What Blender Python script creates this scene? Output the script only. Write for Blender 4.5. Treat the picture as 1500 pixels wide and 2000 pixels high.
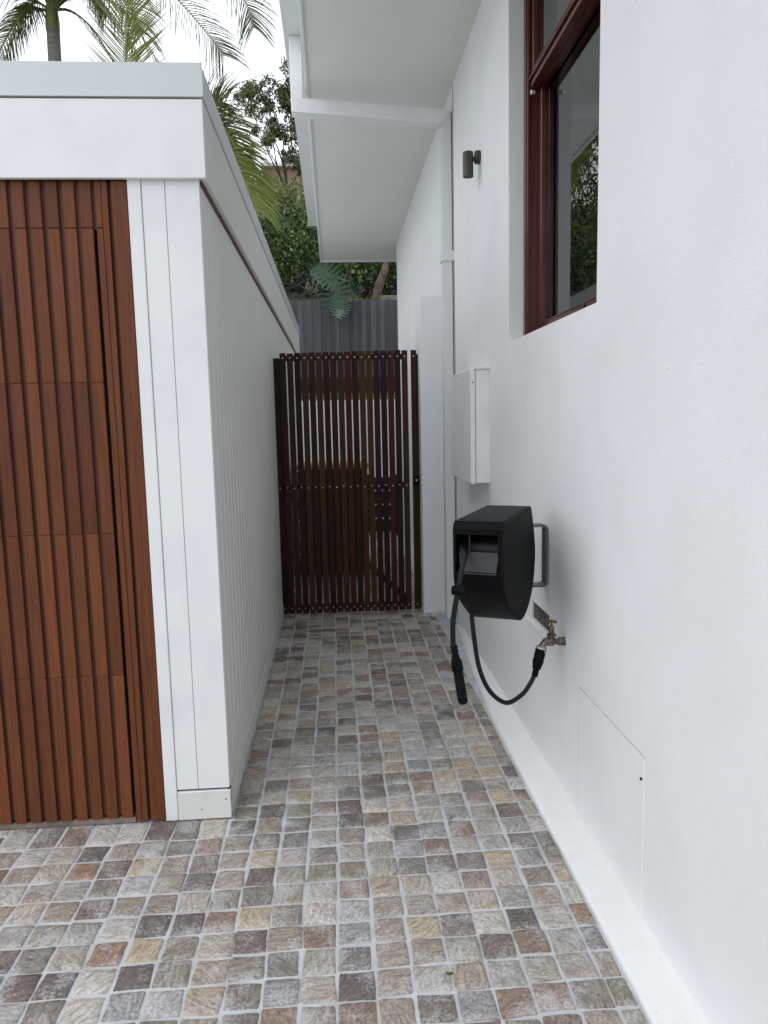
import bpy, bmesh, math, random
import numpy as np
from mathutils import Vector, Matrix
from math import sin, cos, pi, radians as R
random.seed(7); rng = np.random.default_rng(7)
for o in list(bpy.data.objects): bpy.data.objects.remove(o)
SC = bpy.context.scene; COL = SC.collection

# ------------------------------------------------------------------ camera
cam = bpy.data.cameras.new('camera'); co = bpy.data.objects.new('camera', cam); COL.objects.link(co)
cam.sensor_fit = 'VERTICAL'; cam.sensor_height = 36; cam.sensor_width = 27; cam.lens = 36*1430/2000
cam.clip_start = .02; cam.clip_end = 600
Mr = Vector((0.997474, -0.067574, -0.021894)); Md = Vector((-0.03001, -0.121536, -0.992133)); Mf = Vector((0.064382, 0.990284, -0.123257))
m = Matrix((Mr, -Md, -Mf)).transposed().to_4x4(); m.translation = (0, 0, 1.5)
co.matrix_world = m; SC.camera = co

# ------------------------------------------------------------------ sky and sun
SUN_EL, SUN_AZ = R(54), R(246)          # azimuth clockwise from +y: behind and left of the camera
w = bpy.data.worlds.new('World'); SC.world = w; w.use_nodes = True
nt = w.node_tree; nt.nodes.clear(); N = nt.nodes.new; L = nt.links.new
sky = N('ShaderNodeTexSky'); sky.sky_type = 'NISHITA'; sky.sun_disc = False; sky.sun_elevation = SUN_EL; sky.sun_rotation = SUN_AZ
tc = N('ShaderNodeTexCoord'); mp = N('ShaderNodeMapping'); mp.inputs['Scale'].default_value = (1, 1, 1.8)
no = N('ShaderNodeTexNoise'); no.inputs['Scale'].default_value = 3.2; no.inputs['Detail'].default_value = 6; no.inputs['Roughness'].default_value = .55
rp = N('ShaderNodeValToRGB'); rp.color_ramp.elements[0].position = .34; rp.color_ramp.elements[0].color = (3.2, 3.35, 3.7, 1)
rp.color_ramp.elements[1].position = .56; rp.color_ramp.elements[1].color = (7.9, 8.15, 8.6, 1)
mx = N('ShaderNodeMix'); mx.data_type = 'RGBA'; mx.inputs[0].default_value = .88
bg = N('ShaderNodeBackground'); bg.inputs[1].default_value = .1; out = N('ShaderNodeOutputWorld')
L(tc.outputs['Generated'], mp.inputs[0]); L(mp.outputs[0], no.inputs[0]); L(no.outputs[0], rp.inputs[0])
L(sky.outputs[0], mx.inputs[6]); L(rp.outputs[0], mx.inputs[7]); L(mx.outputs[2], bg.inputs[0]); L(bg.outputs[0], out.inputs[0])
sl = bpy.data.lights.new('sun', 'SUN'); sl.energy = .6; sl.angle = R(90); sl.color = (1, .98, .96)
so = bpy.data.objects.new('sun', sl); COL.objects.link(so)
sd = Vector((sin(SUN_AZ)*cos(SUN_EL), cos(SUN_AZ)*cos(SUN_EL), sin(SUN_EL)))
so.rotation_euler = sd.to_track_quat('Z', 'Y').to_euler(); so.location = sd*30
SC.view_settings.view_transform = 'Standard'; SC.view_settings.look = 'None'; SC.view_settings.gamma = 1
SC.view_settings.exposure = 1.12; SC.view_settings.use_curve_mapping = False
SC.render.engine = 'CYCLES'; SC.cycles.max_bounces = 12; SC.cycles.diffuse_bounces = 8; SC.cycles.transparent_max_bounces = 12

# ------------------------------------------------------------------ materials
def mat(name, col, rough=.6, metal=0, spec=.5, bump=None, vary=None, objrand=0, objcol=False, stretch=None, ttype='pos', coat=0, b2=None, specks=None):
    """bump=(scale, strength[, detail]); vary=(scale, second colour, lo, hi)"""
    m = bpy.data.materials.new(name); m.use_nodes = True; nt = m.node_tree; b = nt.nodes['Principled BSDF']
    b.inputs['Base Color'].default_value = (*col, 1); b.inputs['Roughness'].default_value = rough; b.inputs['Metallic'].default_value = metal
    b.inputs['Specular IOR Level'].default_value = spec; b.inputs['Coat Weight'].default_value = coat
    N = nt.nodes.new; L = nt.links.new
    g = N('ShaderNodeNewGeometry'); mp = N('ShaderNodeMapping'); L(g.outputs['Position'], mp.inputs[0])
    if stretch: mp.inputs['Scale'].default_value = stretch
    oi = N('ShaderNodeObjectInfo')
    if objrand or objcol:
        cm = N('ShaderNodeCombineXYZ'); ml = N('ShaderNodeMath'); ml.operation = 'MULTIPLY'; ml.inputs[1].default_value = 37
        L(oi.outputs['Random'], ml.inputs[0]); [L(ml.outputs[0], cm.inputs[i]) for i in range(3)]; L(cm.outputs[0], mp.inputs['Location'])
    src = None
    if objcol: src = oi.outputs['Color']
    if vary:
        n = N('ShaderNodeTexNoise'); n.inputs['Scale'].default_value = vary[0]; n.inputs['Detail'].default_value = 5; L(mp.outputs[0], n.inputs[0])
        mr = N('ShaderNodeMapRange'); mr.inputs[1].default_value = vary[2]; mr.inputs[2].default_value = vary[3]; L(n.outputs[0], mr.inputs[0])
        x = N('ShaderNodeMix'); x.data_type = 'RGBA'; L(mr.outputs[0], x.inputs[0]); x.inputs[6].default_value = (*col, 1); x.inputs[7].default_value = (*vary[1], 1)
        if src:
            x.blend_type = 'MULTIPLY'; L(src, x.inputs[6])
        src = x.outputs[2]
    if objrand:
        h = N('ShaderNodeHueSaturation'); mr = N('ShaderNodeMapRange'); mr.inputs[3].default_value = 1-objrand; mr.inputs[4].default_value = 1+objrand
        L(oi.outputs['Random'], mr.inputs[0]); L(mr.outputs[0], h.inputs['Value'])
        if src: L(src, h.inputs['Color'])
        else: h.inputs['Color'].default_value = (*col, 1)
        src = h.outputs[0]
    if src: L(src, b.inputs['Base Color'])
    if bump:
        n = N('ShaderNodeTexNoise'); n.inputs['Scale'].default_value = bump[0]; n.inputs['Detail'].default_value = bump[2] if len(bump) > 2 else 4
        L(mp.outputs[0], n.inputs[0]); bp = N('ShaderNodeBump'); bp.inputs['Strength'].default_value = bump[1]; bp.inputs['Distance'].default_value = .004
        L(n.outputs[0], bp.inputs['Height'])
        if b2:
            n2 = N('ShaderNodeTexNoise'); n2.inputs['Scale'].default_value = b2[0]; n2.inputs['Detail'].default_value = 3; mp2 = N('ShaderNodeMapping'); mp2.inputs['Scale'].default_value = (1, 1, .45)
            L(mp.outputs[0], mp2.inputs[0]); L(mp2.outputs[0], n2.inputs[0]); bb = N('ShaderNodeBump'); bb.inputs['Strength'].default_value = b2[1]; bb.inputs['Distance'].default_value = .02; L(n2.outputs[0], bb.inputs['Height']); L(bb.outputs[0], bp.inputs['Normal'])
        L(bp.outputs[0], b.inputs['Normal'])
    if specks:                                            # sparse small marks of dirt
        n = N('ShaderNodeTexNoise'); n.inputs['Scale'].default_value = specks[0]; n.inputs['Detail'].default_value = 4; L(g.outputs['Position'], n.inputs[0])
        mr = N('ShaderNodeMapRange'); mr.inputs[1].default_value = specks[1]; mr.inputs[2].default_value = specks[1]+.05; mr.inputs[4].default_value = specks[3]; L(n.outputs[0], mr.inputs[0])
        x = N('ShaderNodeMix'); x.data_type = 'RGBA'; L(mr.outputs[0], x.inputs[0]); x.inputs[7].default_value = (*specks[2], 1)
        if src: L(src, x.inputs[6])
        else: x.inputs[6].default_value = (*col, 1)
        L(x.outputs[2], b.inputs['Base Color'])
    return m

M = {}
M['render'] = mat('white_render', (.845, .86, .875), .75, bump=(200, .5, 6), vary=(2.6, (.80, .81, .82), .40, .72), b2=(7, .12), specks=(24, .735, (.45, .44, .42), .5))
M['pillar'] = mat('pillar_render', (.87, .88, .90), .7, bump=(200, .35, 6), vary=(3, (.83, .84, .86), .4, .8))
M['plinth'] = mat('plinth_paint', (.88, .88, .88), .7, bump=(160, .35, 6), vary=(2, (.84, .84, .84), .4, .8), b2=(9, .25), specks=(30, .70, (.40, .38, .35), .6))
M['paint'] = mat('white_paint', (.82, .825, .83), .45, specks=(38, .74, (.4, .38, .35), .6), bump=(90, .08), vary=(5, (.74, .76, .78), .45, .8))
M['clad_shaded'] = mat('shaded_cladding_paint', (.72, .72, .685), .5, bump=(60, .08), vary=(2.5, (.68, .68, .645), .4, .75))  # white paint made greyer: shade of the alley side put into the colour
M['skirt'] = mat('skirting_paint', (.70, .71, .68), .5, bump=(60, .08), vary=(14, (.62, .62, .58), .58, .8))
M['cap'] = mat('cap_metal', (.60, .64, .645), .35, bump=(20, .05))
M['soffit'] = mat('soffit_paint', (.79, .785, .735), .7, vary=(1.5, (.76, .755, .705), .4, .7))
M['gutter'] = mat('gutter_steel', (.62, .635, .61), .4)
M['pipe'] = mat('pipe_paint', (.72, .75, .73), .45)
M['dark'] = mat('dark_gap', (.02, .02, .02), .9)
M['wood'] = mat('stained_timber', (.165, .051, .018), .5, vary=(3, (.095, .030, .012), .35, .72), objrand=.24, stretch=(60, 60, 1.6), bump=(5, .25), spec=.25)
M['woodback'] = mat('stained_timber_board', (.105, .034, .014), .55, vary=(3, (.070, .023, .010), .35, .7), stretch=(60, 60, 1.6))
M['gate'] = mat('dark_hardwood', (.05, .02, .015), .42, vary=(2.6, (.42, .38, .36), .35, .75), objcol=True, stretch=(70, 70, 1.8), bump=(5, .3), spec=.15)
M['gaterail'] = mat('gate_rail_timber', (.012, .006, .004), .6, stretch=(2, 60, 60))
M['window'] = mat('cedar_window_timber', (.115, .020, .010), .30, vary=(3, (.060, .011, .007), .4, .7), stretch=(50, 50, 1.5), coat=.3)
M['plastic'] = mat('black_plastic', (.004, .0044, .0052), .5, bump=(900, .12), spec=.08)
M['plastic2'] = mat('charcoal_plastic', (.007, .008, .0085), .6, bump=(900, .12), spec=.08)
M['roller'] = mat('grey_plastic', (.012, .013, .017), .5, bump=(60, .3))
M['hose'] = mat('black_hose', (.007, .007, .009), .42, bump=(500, .2), spec=.25)
M['bracket'] = mat('grey_powdercoat', (.13, .145, .16), .4, metal=.4)
M['bronze'] = mat('bronze_powdercoat', (.060, .056, .045), .5, metal=.35, bump=(600, .1))
M['lens'] = mat('lamp_lens', (.35, .36, .36), .3)
M['brass'] = mat('weathered_brass', (.24, .21, .16), .45, metal=.6, vary=(90, (.07, .055, .035), .4, .62), bump=(160, .6))
M['handle'] = mat('old_brass', (.27, .15, .055), .4, metal=.7, vary=(90, (.10, .05, .02), .4, .7))
M['silver'] = mat('galvanised_collar', (.45, .46, .44), .4, metal=.6)
M['steel'] = mat('screw_steel', (.75, .72, .66), .3, metal=.5)
M['grille'] = mat('vent_grille', (.15, .14, .13), .7)
M['grout'] = mat('pale_grout', (.60, .63, .65), .85, bump=(180, .8, 6), vary=(9, (.46, .48, .49), .42, .7))
M['fence'] = mat('grey_stained_paling', (.105, .108, .118), .75, vary=(3, (.058, .061, .070), .35, .7), objrand=.22, stretch=(60, 60, 1.5), bump=(4, .4))
M['soil'] = mat('dark_soil', (.035, .028, .02), .95, vary=(6, (.05, .04, .025), .4, .6), bump=(15, 1))
M['bark'] = mat('grey_bark', (.13, .10, .075), .9, vary=(12, (.05, .04, .03), .4, .65), bump=(40, .8))
M['twig'] = mat('dark_twig', (.05, .04, .03), .9)
M['palmbark'] = mat('palm_trunk_bark', (.22, .21, .18), .8, vary=(6, (.13, .12, .10), .4, .7), stretch=(1, 1, 7), bump=(12, .4))
M['shaft'] = mat('palm_crownshaft', (.16, .20, .055), .45, vary=(5, (.10, .12, .04), .4, .7))
M['timberyel'] = mat('golden_timber', (.55, .30, .085), .45, vary=(4, (.38, .19, .05), .4, .7), stretch=(2, 40, 40))
M['sleeper'] = mat('dark_sleeper', (.022, .009, .006), .8, bump=(30, .5))
M['conc'] = mat('weathered_concrete', (.24, .19, .16), .9, vary=(14, (.13, .11, .09), .4, .7), bump=(50, .8))
M['tanwall'] = mat('tan_render', (.36, .25, .18), .9)
M['roof'] = mat('roof_metal', (.4, .4, .4), .5)
M['white'] = mat('white_trim', (.82, .82, .80), .6)
M['room'] = mat('room_plaster', (.62, .62, .60), .9)
M['curtain'] = mat('curtain_cloth', (.50, .52, .50), .9)

def leafmat(name, c1, c2, c3, rough=.45, trans=.35):
    m = bpy.data.materials.new(name); m.use_nodes = True; nt = m.node_tree; b = nt.nodes['Principled BSDF']; N = nt.nodes.new; L = nt.links.new
    a = N('ShaderNodeAttribute'); a.attribute_name = 'tone'
    r = N('ShaderNodeValToRGB'); e = r.color_ramp.elements; e[0].color = (*c1, 1); e[0].position = .1; e[1].color = (*c3, 1); e[1].position = .95
    k = e.new(.55); k.color = (*c2, 1); L(a.outputs['Fac'], r.inputs[0]); L(r.outputs[0], b.inputs['Base Color']); b.inputs['Roughness'].default_value = rough
    t = N('ShaderNodeBsdfTranslucent'); L(r.outputs[0], t.inputs[0]); mx = N('ShaderNodeMixShader'); mx.inputs[0].default_value = trans
    L(b.outputs[0], mx.inputs[1]); L(t.outputs[0], mx.inputs[2]); L(mx.outputs[0], nt.nodes['Material Output'].inputs[0]); return m
M['lf_fig'] = leafmat('glossy_fig_leaf', (.014, .036, .010), (.065, .12, .030), (.30, .38, .13), .28)
M['lf_light'] = leafmat('light_green_leaf', (.06, .095, .025), (.14, .18, .045), (.30, .33, .11), .5)
M['lf_euc'] = leafmat('olive_gum_leaf', (.055, .070, .028), (.115, .135, .052), (.24, .26, .11), .55, .25)
M['lf_dark'] = leafmat('dark_understorey_leaf', (.012, .028, .012), (.025, .055, .02), (.06, .11, .04), .35)
M['lf_palm'] = leafmat('palm_leaflet', (.050, .065, .028), (.12, .16, .040), (.34, .38, .09), .4, .55)
M['lf_mon'] = leafmat('monstera_leaf', (.014, .042, .018), (.026, .072, .030), (.05, .12, .05), .3, .15)
M['lf_grass'] = leafmat('strappy_ground_leaf', (.12, .17, .05), (.20, .26, .08), (.34, .38, .15), .5)

# stone: colour picked per stone (custom property or mesh attribute 'tone'), foliated grain, white haze
def stonemat(name, atype):
    m = bpy.data.materials.new(name); m.use_nodes = True; nt = m.node_tree; b = nt.nodes['Principled BSDF']; N = nt.nodes.new; L = nt.links.new
    a = N('ShaderNodeAttribute'); a.attribute_type = atype; a.attribute_name = 'tone'
    r = N('ShaderNodeValToRGB'); r.color_ramp.interpolation = 'CONSTANT'
    pal = [(170,168,162),(142,138,130),(112,104,98),(146,132,120),(160,156,150),(124,116,106),(138,140,138),(84,76,74),(156,138,118),(148,144,132),
           (126,100,84),(168,160,150),(104,96,92),(132,122,112),(150,150,150),(132,100,74),(120,116,100),(134,112,104),(160,162,166),(94,78,74),(164,146,116),(150,142,136),(110,108,104),(138,126,112),
           (176,172,164),(116,92,74),(144,132,124),(130,132,136),(100,90,84),(158,150,140)]
    lin = lambda v: ((v/255+.055)/1.055)**2.4
    mean_ = [sum(c[i] for c in pal)/len(pal) for i in range(3)]; pal = [tuple(.78*c[i]+.22*mean_[i] for i in range(3)) for c in pal]
    n_ = len(pal); e = r.color_ramp.elements
    for i, c in enumerate(pal):
        k = e[i] if i < 1 else (e[1] if i == 1 else e.new(i/n_))
        k.position = i/n_; k.color = (*[lin(v)*w_ for v, w_ in zip(c, (1.32, 1.29, 1.24))], 1)
    L(a.outputs['Fac'], r.inputs[0])
    g = N('ShaderNodeNewGeometry'); rot = N('ShaderNodeVectorRotate'); rot.rotation_type = 'Z_AXIS'
    ml = N('ShaderNodeMath'); ml.operation = 'MULTIPLY'; ml.inputs[1].default_value = 97; L(a.outputs['Fac'], ml.inputs[0]); L(ml.outputs[0], rot.inputs['Angle']); L(g.outputs['Position'], rot.inputs[0])
    mp = N('ShaderNodeMapping'); mp.inputs['Scale'].default_value = (26, 85, 40); L(rot.outputs[0], mp.inputs[0])
    n1 = N('ShaderNodeTexNoise'); n1.inputs['Scale'].default_value = 1; n1.inputs['Detail'].default_value = 7; n1.inputs['Roughness'].default_value = .65; n1.inputs['Distortion'].default_value = .6; L(mp.outputs[0], n1.inputs[0])
    n2 = N('ShaderNodeTexNoise'); n2.inputs['Scale'].default_value = 16; n2.inputs['Detail'].default_value = 3; L(g.outputs['Position'], n2.inputs[0])
    n3 = N('ShaderNodeTexNoise'); n3.inputs['Scale'].default_value = 110; n3.inputs['Detail'].default_value = 8; n3.inputs['Roughness'].default_value = .75; L(g.outputs['Position'], n3.inputs[0])
    # tone variation within stone
    h = N('ShaderNodeHueSaturation'); mr = N('ShaderNodeMapRange'); mr.inputs[1].default_value = .3; mr.inputs[2].default_value = .7; mr.inputs[3].default_value = .50; mr.inputs[4].default_value = 1.5; h.inputs['Saturation'].default_value = .80
    L(n1.outputs[0], mr.inputs[0]); mrf = N('ShaderNodeMapRange'); mrf.inputs[1].default_value = .36; mrf.inputs[2].default_value = .64; mrf.inputs[3].default_value = .74; mrf.inputs[4].default_value = 1.28; L(n3.outputs[0], mrf.inputs[0])
    mvv = N('ShaderNodeMath'); mvv.operation = 'MULTIPLY'; L(mr.outputs[0], mvv.inputs[0]); L(mrf.outputs[0], mvv.inputs[1]); L(mvv.outputs[0], h.inputs['Value']); L(r.outputs[0], h.inputs['Color'])
    mr2 = N('ShaderNodeMapRange'); mr2.inputs[1].default_value = .35; mr2.inputs[2].default_value = .65; mr2.inputs[3].default_value = .485; mr2.inputs[4].default_value = .515; L(n2.outputs[0], mr2.inputs[0]); L(mr2.outputs[0], h.inputs['Hue'])
    # white cement haze in flecks
    ad = N('ShaderNodeMath'); ad.operation = 'ADD'; L(n3.outputs[0], ad.inputs[0]); 
    n4 = N('ShaderNodeTexNoise'); n4.inputs['Scale'].default_value = 11; n4.inputs['Detail'].default_value = 4; L(g.outputs['Position'], n4.inputs[0])
    s4 = N('ShaderNodeMath'); s4.operation = 'MULTIPLY'; s4.inputs[1].default_value = .95; L(n4.outputs[0], s4.inputs[0]); L(s4.outputs[0], ad.inputs[1])
    hz = N('ShaderNodeMapRange'); hz.inputs[1].default_value = .97; hz.inputs[2].default_value = 1.20; hz.inputs[3].default_value = .02; hz.inputs[4].default_value = .66; L(ad.outputs[0], hz.inputs[0])
    mx = N('ShaderNodeMix'); mx.data_type = 'RGBA'; L(hz.outputs[0], mx.inputs[0]); L(h.outputs[0], mx.inputs[6]); mx.inputs[7].default_value = (.62, .635, .65, 1); L(mx.outputs[2], b.inputs['Base Color'])
    b.inputs['Roughness'].default_value = .62; b.inputs['Specular IOR Level'].default_value = .45
    bp = N('ShaderNodeBump'); bp.inputs['Strength'].default_value = 1; bp.inputs['Distance'].default_value = .0045
    sm = N('ShaderNodeMath'); sm.operation = 'ADD'; L(n1.outputs[0], sm.inputs[0]); q = N('ShaderNodeMath'); q.operation = 'MULTIPLY'; q.inputs[1].default_value = .6; L(n3.outputs[0], q.inputs[0]); L(q.outputs[0], sm.inputs[1])
    L(sm.outputs[0], bp.inputs['Height']); L(bp.outputs[0], b.inputs['Normal']); return m
M['stone'] = stonemat('split_stone', 'OBJECT'); M['stone_far'] = stonemat('split_stone_far', 'GEOMETRY')

def glassmat():
    m = bpy.data.materials.new('window_glass'); m.use_nodes = True; nt = m.node_tree; nt.nodes.clear(); N = nt.nodes.new; L = nt.links.new
    t = N('ShaderNodeBsdfTransparent'); t.inputs[0].default_value = (.82, .85, .84, 1); g = N('ShaderNodeBsdfGlossy'); g.inputs['Roughness'].default_value = 0; g.inputs[0].default_value = (.9, .93, .93, 1)
    f = N('ShaderNodeFresnel'); f.inputs[0].default_value = 2.8; x = N('ShaderNodeMixShader'); o = N('ShaderNodeOutputMaterial')
    L(f.outputs[0], x.inputs[0]); L(t.outputs[0], x.inputs[1]); L(g.outputs[0], x.inputs[2]); L(x.outputs[0], o.inputs[0]); return m
M['glass'] = glassmat(); M['gap'] = mat('panel_gap_shadow', (.42, .42, .42), .9)

# ------------------------------------------------------------------ object helpers
def wloc(o):
    v = Vector((0, 0, 0))
    while o: v += o.location; o = o.parent
    return v
class MB:
    """collects shapes given in world coordinates, links them as ONE mesh"""
    def __init__(s): s.v = []; s.f = []
    def add(s, vs, fs):
        n = len(s.v); s.v += [tuple(v) for v in vs]; s.f += [tuple(i+n for i in f) for f in fs]; return s
    def box(s, x0, x1, y0, y1, z0, z1, b=0):
        if x0 > x1: x0, x1 = x1, x0
        if y0 > y1: y0, y1 = y1, y0
        if z0 > z1: z0, z1 = z1, z0
        if not b:
            return s.add([(x, y, z) for z in (z0, z1) for y in (y0, y1) for x in (x0, x1)], [(0,2,3,1),(4,5,7,6),(0,1,5,4),(2,6,7,3),(0,4,6,2),(1,3,7,5)])
        c = ((x0+x1)/2, (y0+y1)/2, (z0+z1)/2); h = ((x1-x0)/2, (y1-y0)/2, (z1-z0)/2); b = min(b, *[k*.45 for k in h])
        V = []; I = {}
        for sx in (-1, 1):
            for sy in (-1, 1):
                for sz in (-1, 1):
                    sg = (sx, sy, sz)
                    for a in range(3):
                        I[(sg, a)] = len(V); V.append([c[k]+sg[k]*(h[k]-(0 if k == a else b)) for k in range(3)])
        F = []
        def put(ids):
            F.append(ids)
        for a in range(3):
            o1, o2 = (a+1) % 3, (a+2) % 3
            for sa in (-1, 1):
                q = []
                for s1, s2 in ((-1,-1),(1,-1),(1,1),(-1,1)):
                    g = [0]*3; g[a] = sa; g[o1] = s1; g[o2] = s2; q.append(I[(tuple(g), a)])
                put(q if sa > 0 else q[::-1])
            for s1 in (-1, 1):
                for s2 in (-1, 1):
                    g = [0]*3; g[o1] = s1; g[o2] = s2; g[a] = -1; g0 = tuple(g); g[a] = 1; g1 = tuple(g)
                    q = [I[(g0, o1)], I[(g1, o1)], I[(g1, o2)], I[(g0, o2)]]; put(q if s1*s2 < 0 else q[::-1])
        for sx in (-1, 1):
            for sy in (-1, 1):
                for sz in (-1, 1):
                    g = (sx, sy, sz); q = [I[(g, 0)], I[(g, 1)], I[(g, 2)]]; put(q if sx*sy*sz > 0 else q[::-1])
        return s.add(V, F)
    def tube(s, pts, r, n=10, caps=True):
        pts = [Vector(p) for p in pts]; rs = r if isinstance(r, (list, tuple)) else [r]*len(pts); V = []; F = []
        up = None
        for i, p in enumerate(pts):
            t = (pts[min(i+1, len(pts)-1)]-pts[max(i-1, 0)]).normalized()
            if up is None: up = Vector((0, 0, 1)) if abs(t.z) < .9 else Vector((1, 0, 0))
            a = t.cross(up).normalized(); up = a.cross(t).normalized()
            for k in range(n):
                q = 2*pi*k/n; V.append(p+a*cos(q)*rs[i]+up*sin(q)*rs[i])
        for i in range(len(pts)-1):
            for k in range(n): F.append((i*n+k, i*n+(k+1) % n, (i+1)*n+(k+1) % n, (i+1)*n+k))
        if caps: F.append(tuple(range(n))[::-1]); F.append(tuple(range((len(pts)-1)*n, len(pts)*n)))
        return s.add(V, F)
    def prism(s, outline, fn, t0, t1):
        """outline of (u,v) points, fn(u,v,t) -> world"""
        n = len(outline); V = [fn(u, v, t0) for u, v in outline]+[fn(u, v, t1) for u, v in outline]
        F = [tuple(range(n))[::-1], tuple(range(n, 2*n))]+[(i, (i+1) % n, n+(i+1) % n, n+i) for i in range(n)]
        return s.add(V, F)
    def build(s, name, m, parent=None, smooth=False, kind=None, label=None, color=None, fix=True):
        off = wloc(parent) if parent else Vector((0, 0, 0)); me = bpy.data.meshes.new(name)
        me.from_pydata([(a-off.x, b-off.y, c-off.z) for a, b, c in s.v], [], s.f); me.materials.append(m)
        if fix:
            bm = bmesh.new(); bm.from_mesh(me); bmesh.ops.recalc_face_normals(bm, faces=bm.faces); bm.to_mesh(me); bm.free()
        if smooth:
            me.shade_smooth()
            try: me.set_sharp_from_angle(angle=R(38))
            except Exception: pass
        o = bpy.data.objects.new(name, me); COL.objects.link(o); o.parent = parent
        if kind: o['kind'] = kind
        if label: o['label'] = label
        if color: o.color = (*color, 1)
        return o
def thing(name, label, cat, loc, group=None):
    o = bpy.data.objects.new(name, None); COL.objects.link(o); o.location = loc; o.empty_display_size = .1
    o['label'] = label; o['category'] = cat
    if group: o['group'] = group
    bpy.context.view_layer.update(); return o
def npmesh(name, V, F, m, parent=None, tone=None, kind=None, smooth=False):
    """V (n,3), F (k,4) quads or (k,3)"""
    off = np.array(wloc(parent)) if parent else np.zeros(3); me = bpy.data.meshes.new(name); V = np.asarray(V, float)-off; F = np.asarray(F)
    me.vertices.add(len(V)); me.vertices.foreach_set('co', V.astype(np.float32).ravel()); k = F.shape[1]
    me.loops.add(F.size); me.loops.foreach_set('vertex_index', F.astype(np.int32).ravel()); me.polygons.add(len(F))
    me.polygons.foreach_set('loop_start', np.arange(0, F.size, k, dtype=np.int32)); me.update(calc_edges=True)
    if tone is not None:
        a = me.attributes.new('tone', 'FLOAT', 'POINT'); a.data.foreach_set('value', np.asarray(tone, np.float32))
    me.materials.append(m)
    if smooth: me.shade_smooth()
    o = bpy.data.objects.new(name, me); COL.objects.link(o); o.parent = parent
    if kind: o['kind'] = kind
    return o

# ------------------------------------------------------------------ ground and paving
GX = -.44                      # alley face of the garage
g = MB(); g.add([(-60, -60, -.03), (60, -60, -.03), (60, 12, -.03), (-60, 12, -.03)], [(0,1,2,3)]); g.build('ground', M['soil'], kind='structure', fix=False)
g = MB(); g.add([(-6, -2, -.0045), (.90, -2, -.0045), (.90, 11.3, -.0045), (-6, 11.3, -.0045)], [(0,1,2,3)])
paving = g.build('paving', M['grout'], kind='structure', fix=False)
def stone_geo(w, d, r):
    P = []; q = .0034
    cs = [(-1,-1),(1,-1),(1,1),(-1,1)]; cj = [(c[0]*w/2+r.uniform(-q, q), c[1]*d/2+r.uniform(-q, q)) for c in cs]
    ro = r.uniform(.012, .05)
    for i in range(4):
        a, b = cj[i], cj[(i+1) % 4]; bow = r.uniform(-.0012, .0012)
        for t in (ro, .30, .66, 1-ro*r.uniform(.6, 1.6)):
            x = a[0]+(b[0]-a[0])*t; y = a[1]+(b[1]-a[1])*t; s = r.uniform(-.0018, .0018)+bow*sin(pi*t)
            l = math.hypot(x, y) or 1; P.append((x+x/l*s, y+y/l*s))
    n = len(P); V = []; tx, ty = r.uniform(-.018, .018), r.uniform(-.018, .018)
    for (sc, z, j) in ((1.01, -.014, 0), (1.0, -.0036, .0007), (.955, -.0012, .0006), (.62, .0002, .0012)):
        for x, y in P:
            V.append((x*sc, y*sc, z+r.uniform(-j, j)+(x*tx+y*ty if z > -.005 else 0)))
    V.append((0, 0, .0004+r.uniform(-.001, .001))); F = []
    for l in range(3):
        for i in range(n): F.append((l*n+i, l*n+(i+1) % n, (l+1)*n+(i+1) % n, (l+1)*n+i))
    for i in range(n): F.append((3*n+i, 3*n+(i+1) % n, 4*n))
    return V, F
rs = random.Random(3)
PX, PY = .1018, .1030
cells = []
xs0 = .068-PX*60
colj = {}; 
for i in range(0, 70):
    gx0 = xs0+i*PX; gx1 = gx0+PX
    for j in range(-20, 108):
        gy0 = .20+j*PY
        if gx0 < -4.2: continue
        x0, x1 = gx0+.004, gx1-.004
        if x0 > .735: continue
        xm = (x0+x1)/2
        sk = .028*max(0, min(1, (5-gy0)/3.2)); y0 = gy0+.004; y1 = gy0+PY-.004; yo = sk*xm+.003*sin(i*1.7+j*.35)
        xo = .0025*sin(j*.55+i*.9)
        if x1 > .735:
            x1 = .737
            if x1-x0 < .018: continue
        ym = (y0+y1)/2+yo
        if ym > 11.2: continue
        if ym > 2.672 and xm >= GX: pass
        if ym > 2.672 and (xm >= GX-.03 or y0+yo > 2.655):                                   # only between garage and house beyond the corner
            if xm+xo < GX-.02: continue
            if x0+xo < GX+.008: x0 = GX+.008-xo
            if x1-x0 < .02: continue
            if ym-.05 < 2.70 and xm < -.6: continue
        if xm < GX:
            if y0+yo > 2.655: continue
            if y1+yo > 2.640: y1 = 2.692-yo
        cells.append(((x0+x1)/2+xo, (y0+y1)/2+yo, x1-x0-rs.uniform(-.001, .0045), y1-y0-rs.uniform(-.001, .0045)))
C = np.array([[c[0], c[1], 0] for c in cells]); dv = C-np.array([0, 0, 1.5])
Cd = dv@np.array(Mf); Cx = dv@np.array(Mr)/Cd*1430+750; Cy = dv@np.array(Md)/Cd*1430+1000
vis = (Cd > .3)&(Cx > -40)&(Cx < 1540)&(Cy < 2050)&(C[:, 1] < 5.6)
near = sorted([i for i in range(len(cells)) if vis[i]], key=lambda i: Cd[i])[:300]
nearset = set(near)
full = []                                             # shared variants for whole stones
for k in range(48):
    V, F = stone_geo(1*.0925, 1*.0935, rs); me = bpy.data.meshes.new('paving_stone'); me.from_pydata(V, [], F); me.materials.append(M['stone']); me.shade_smooth(); full.append(me)
last = None
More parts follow.
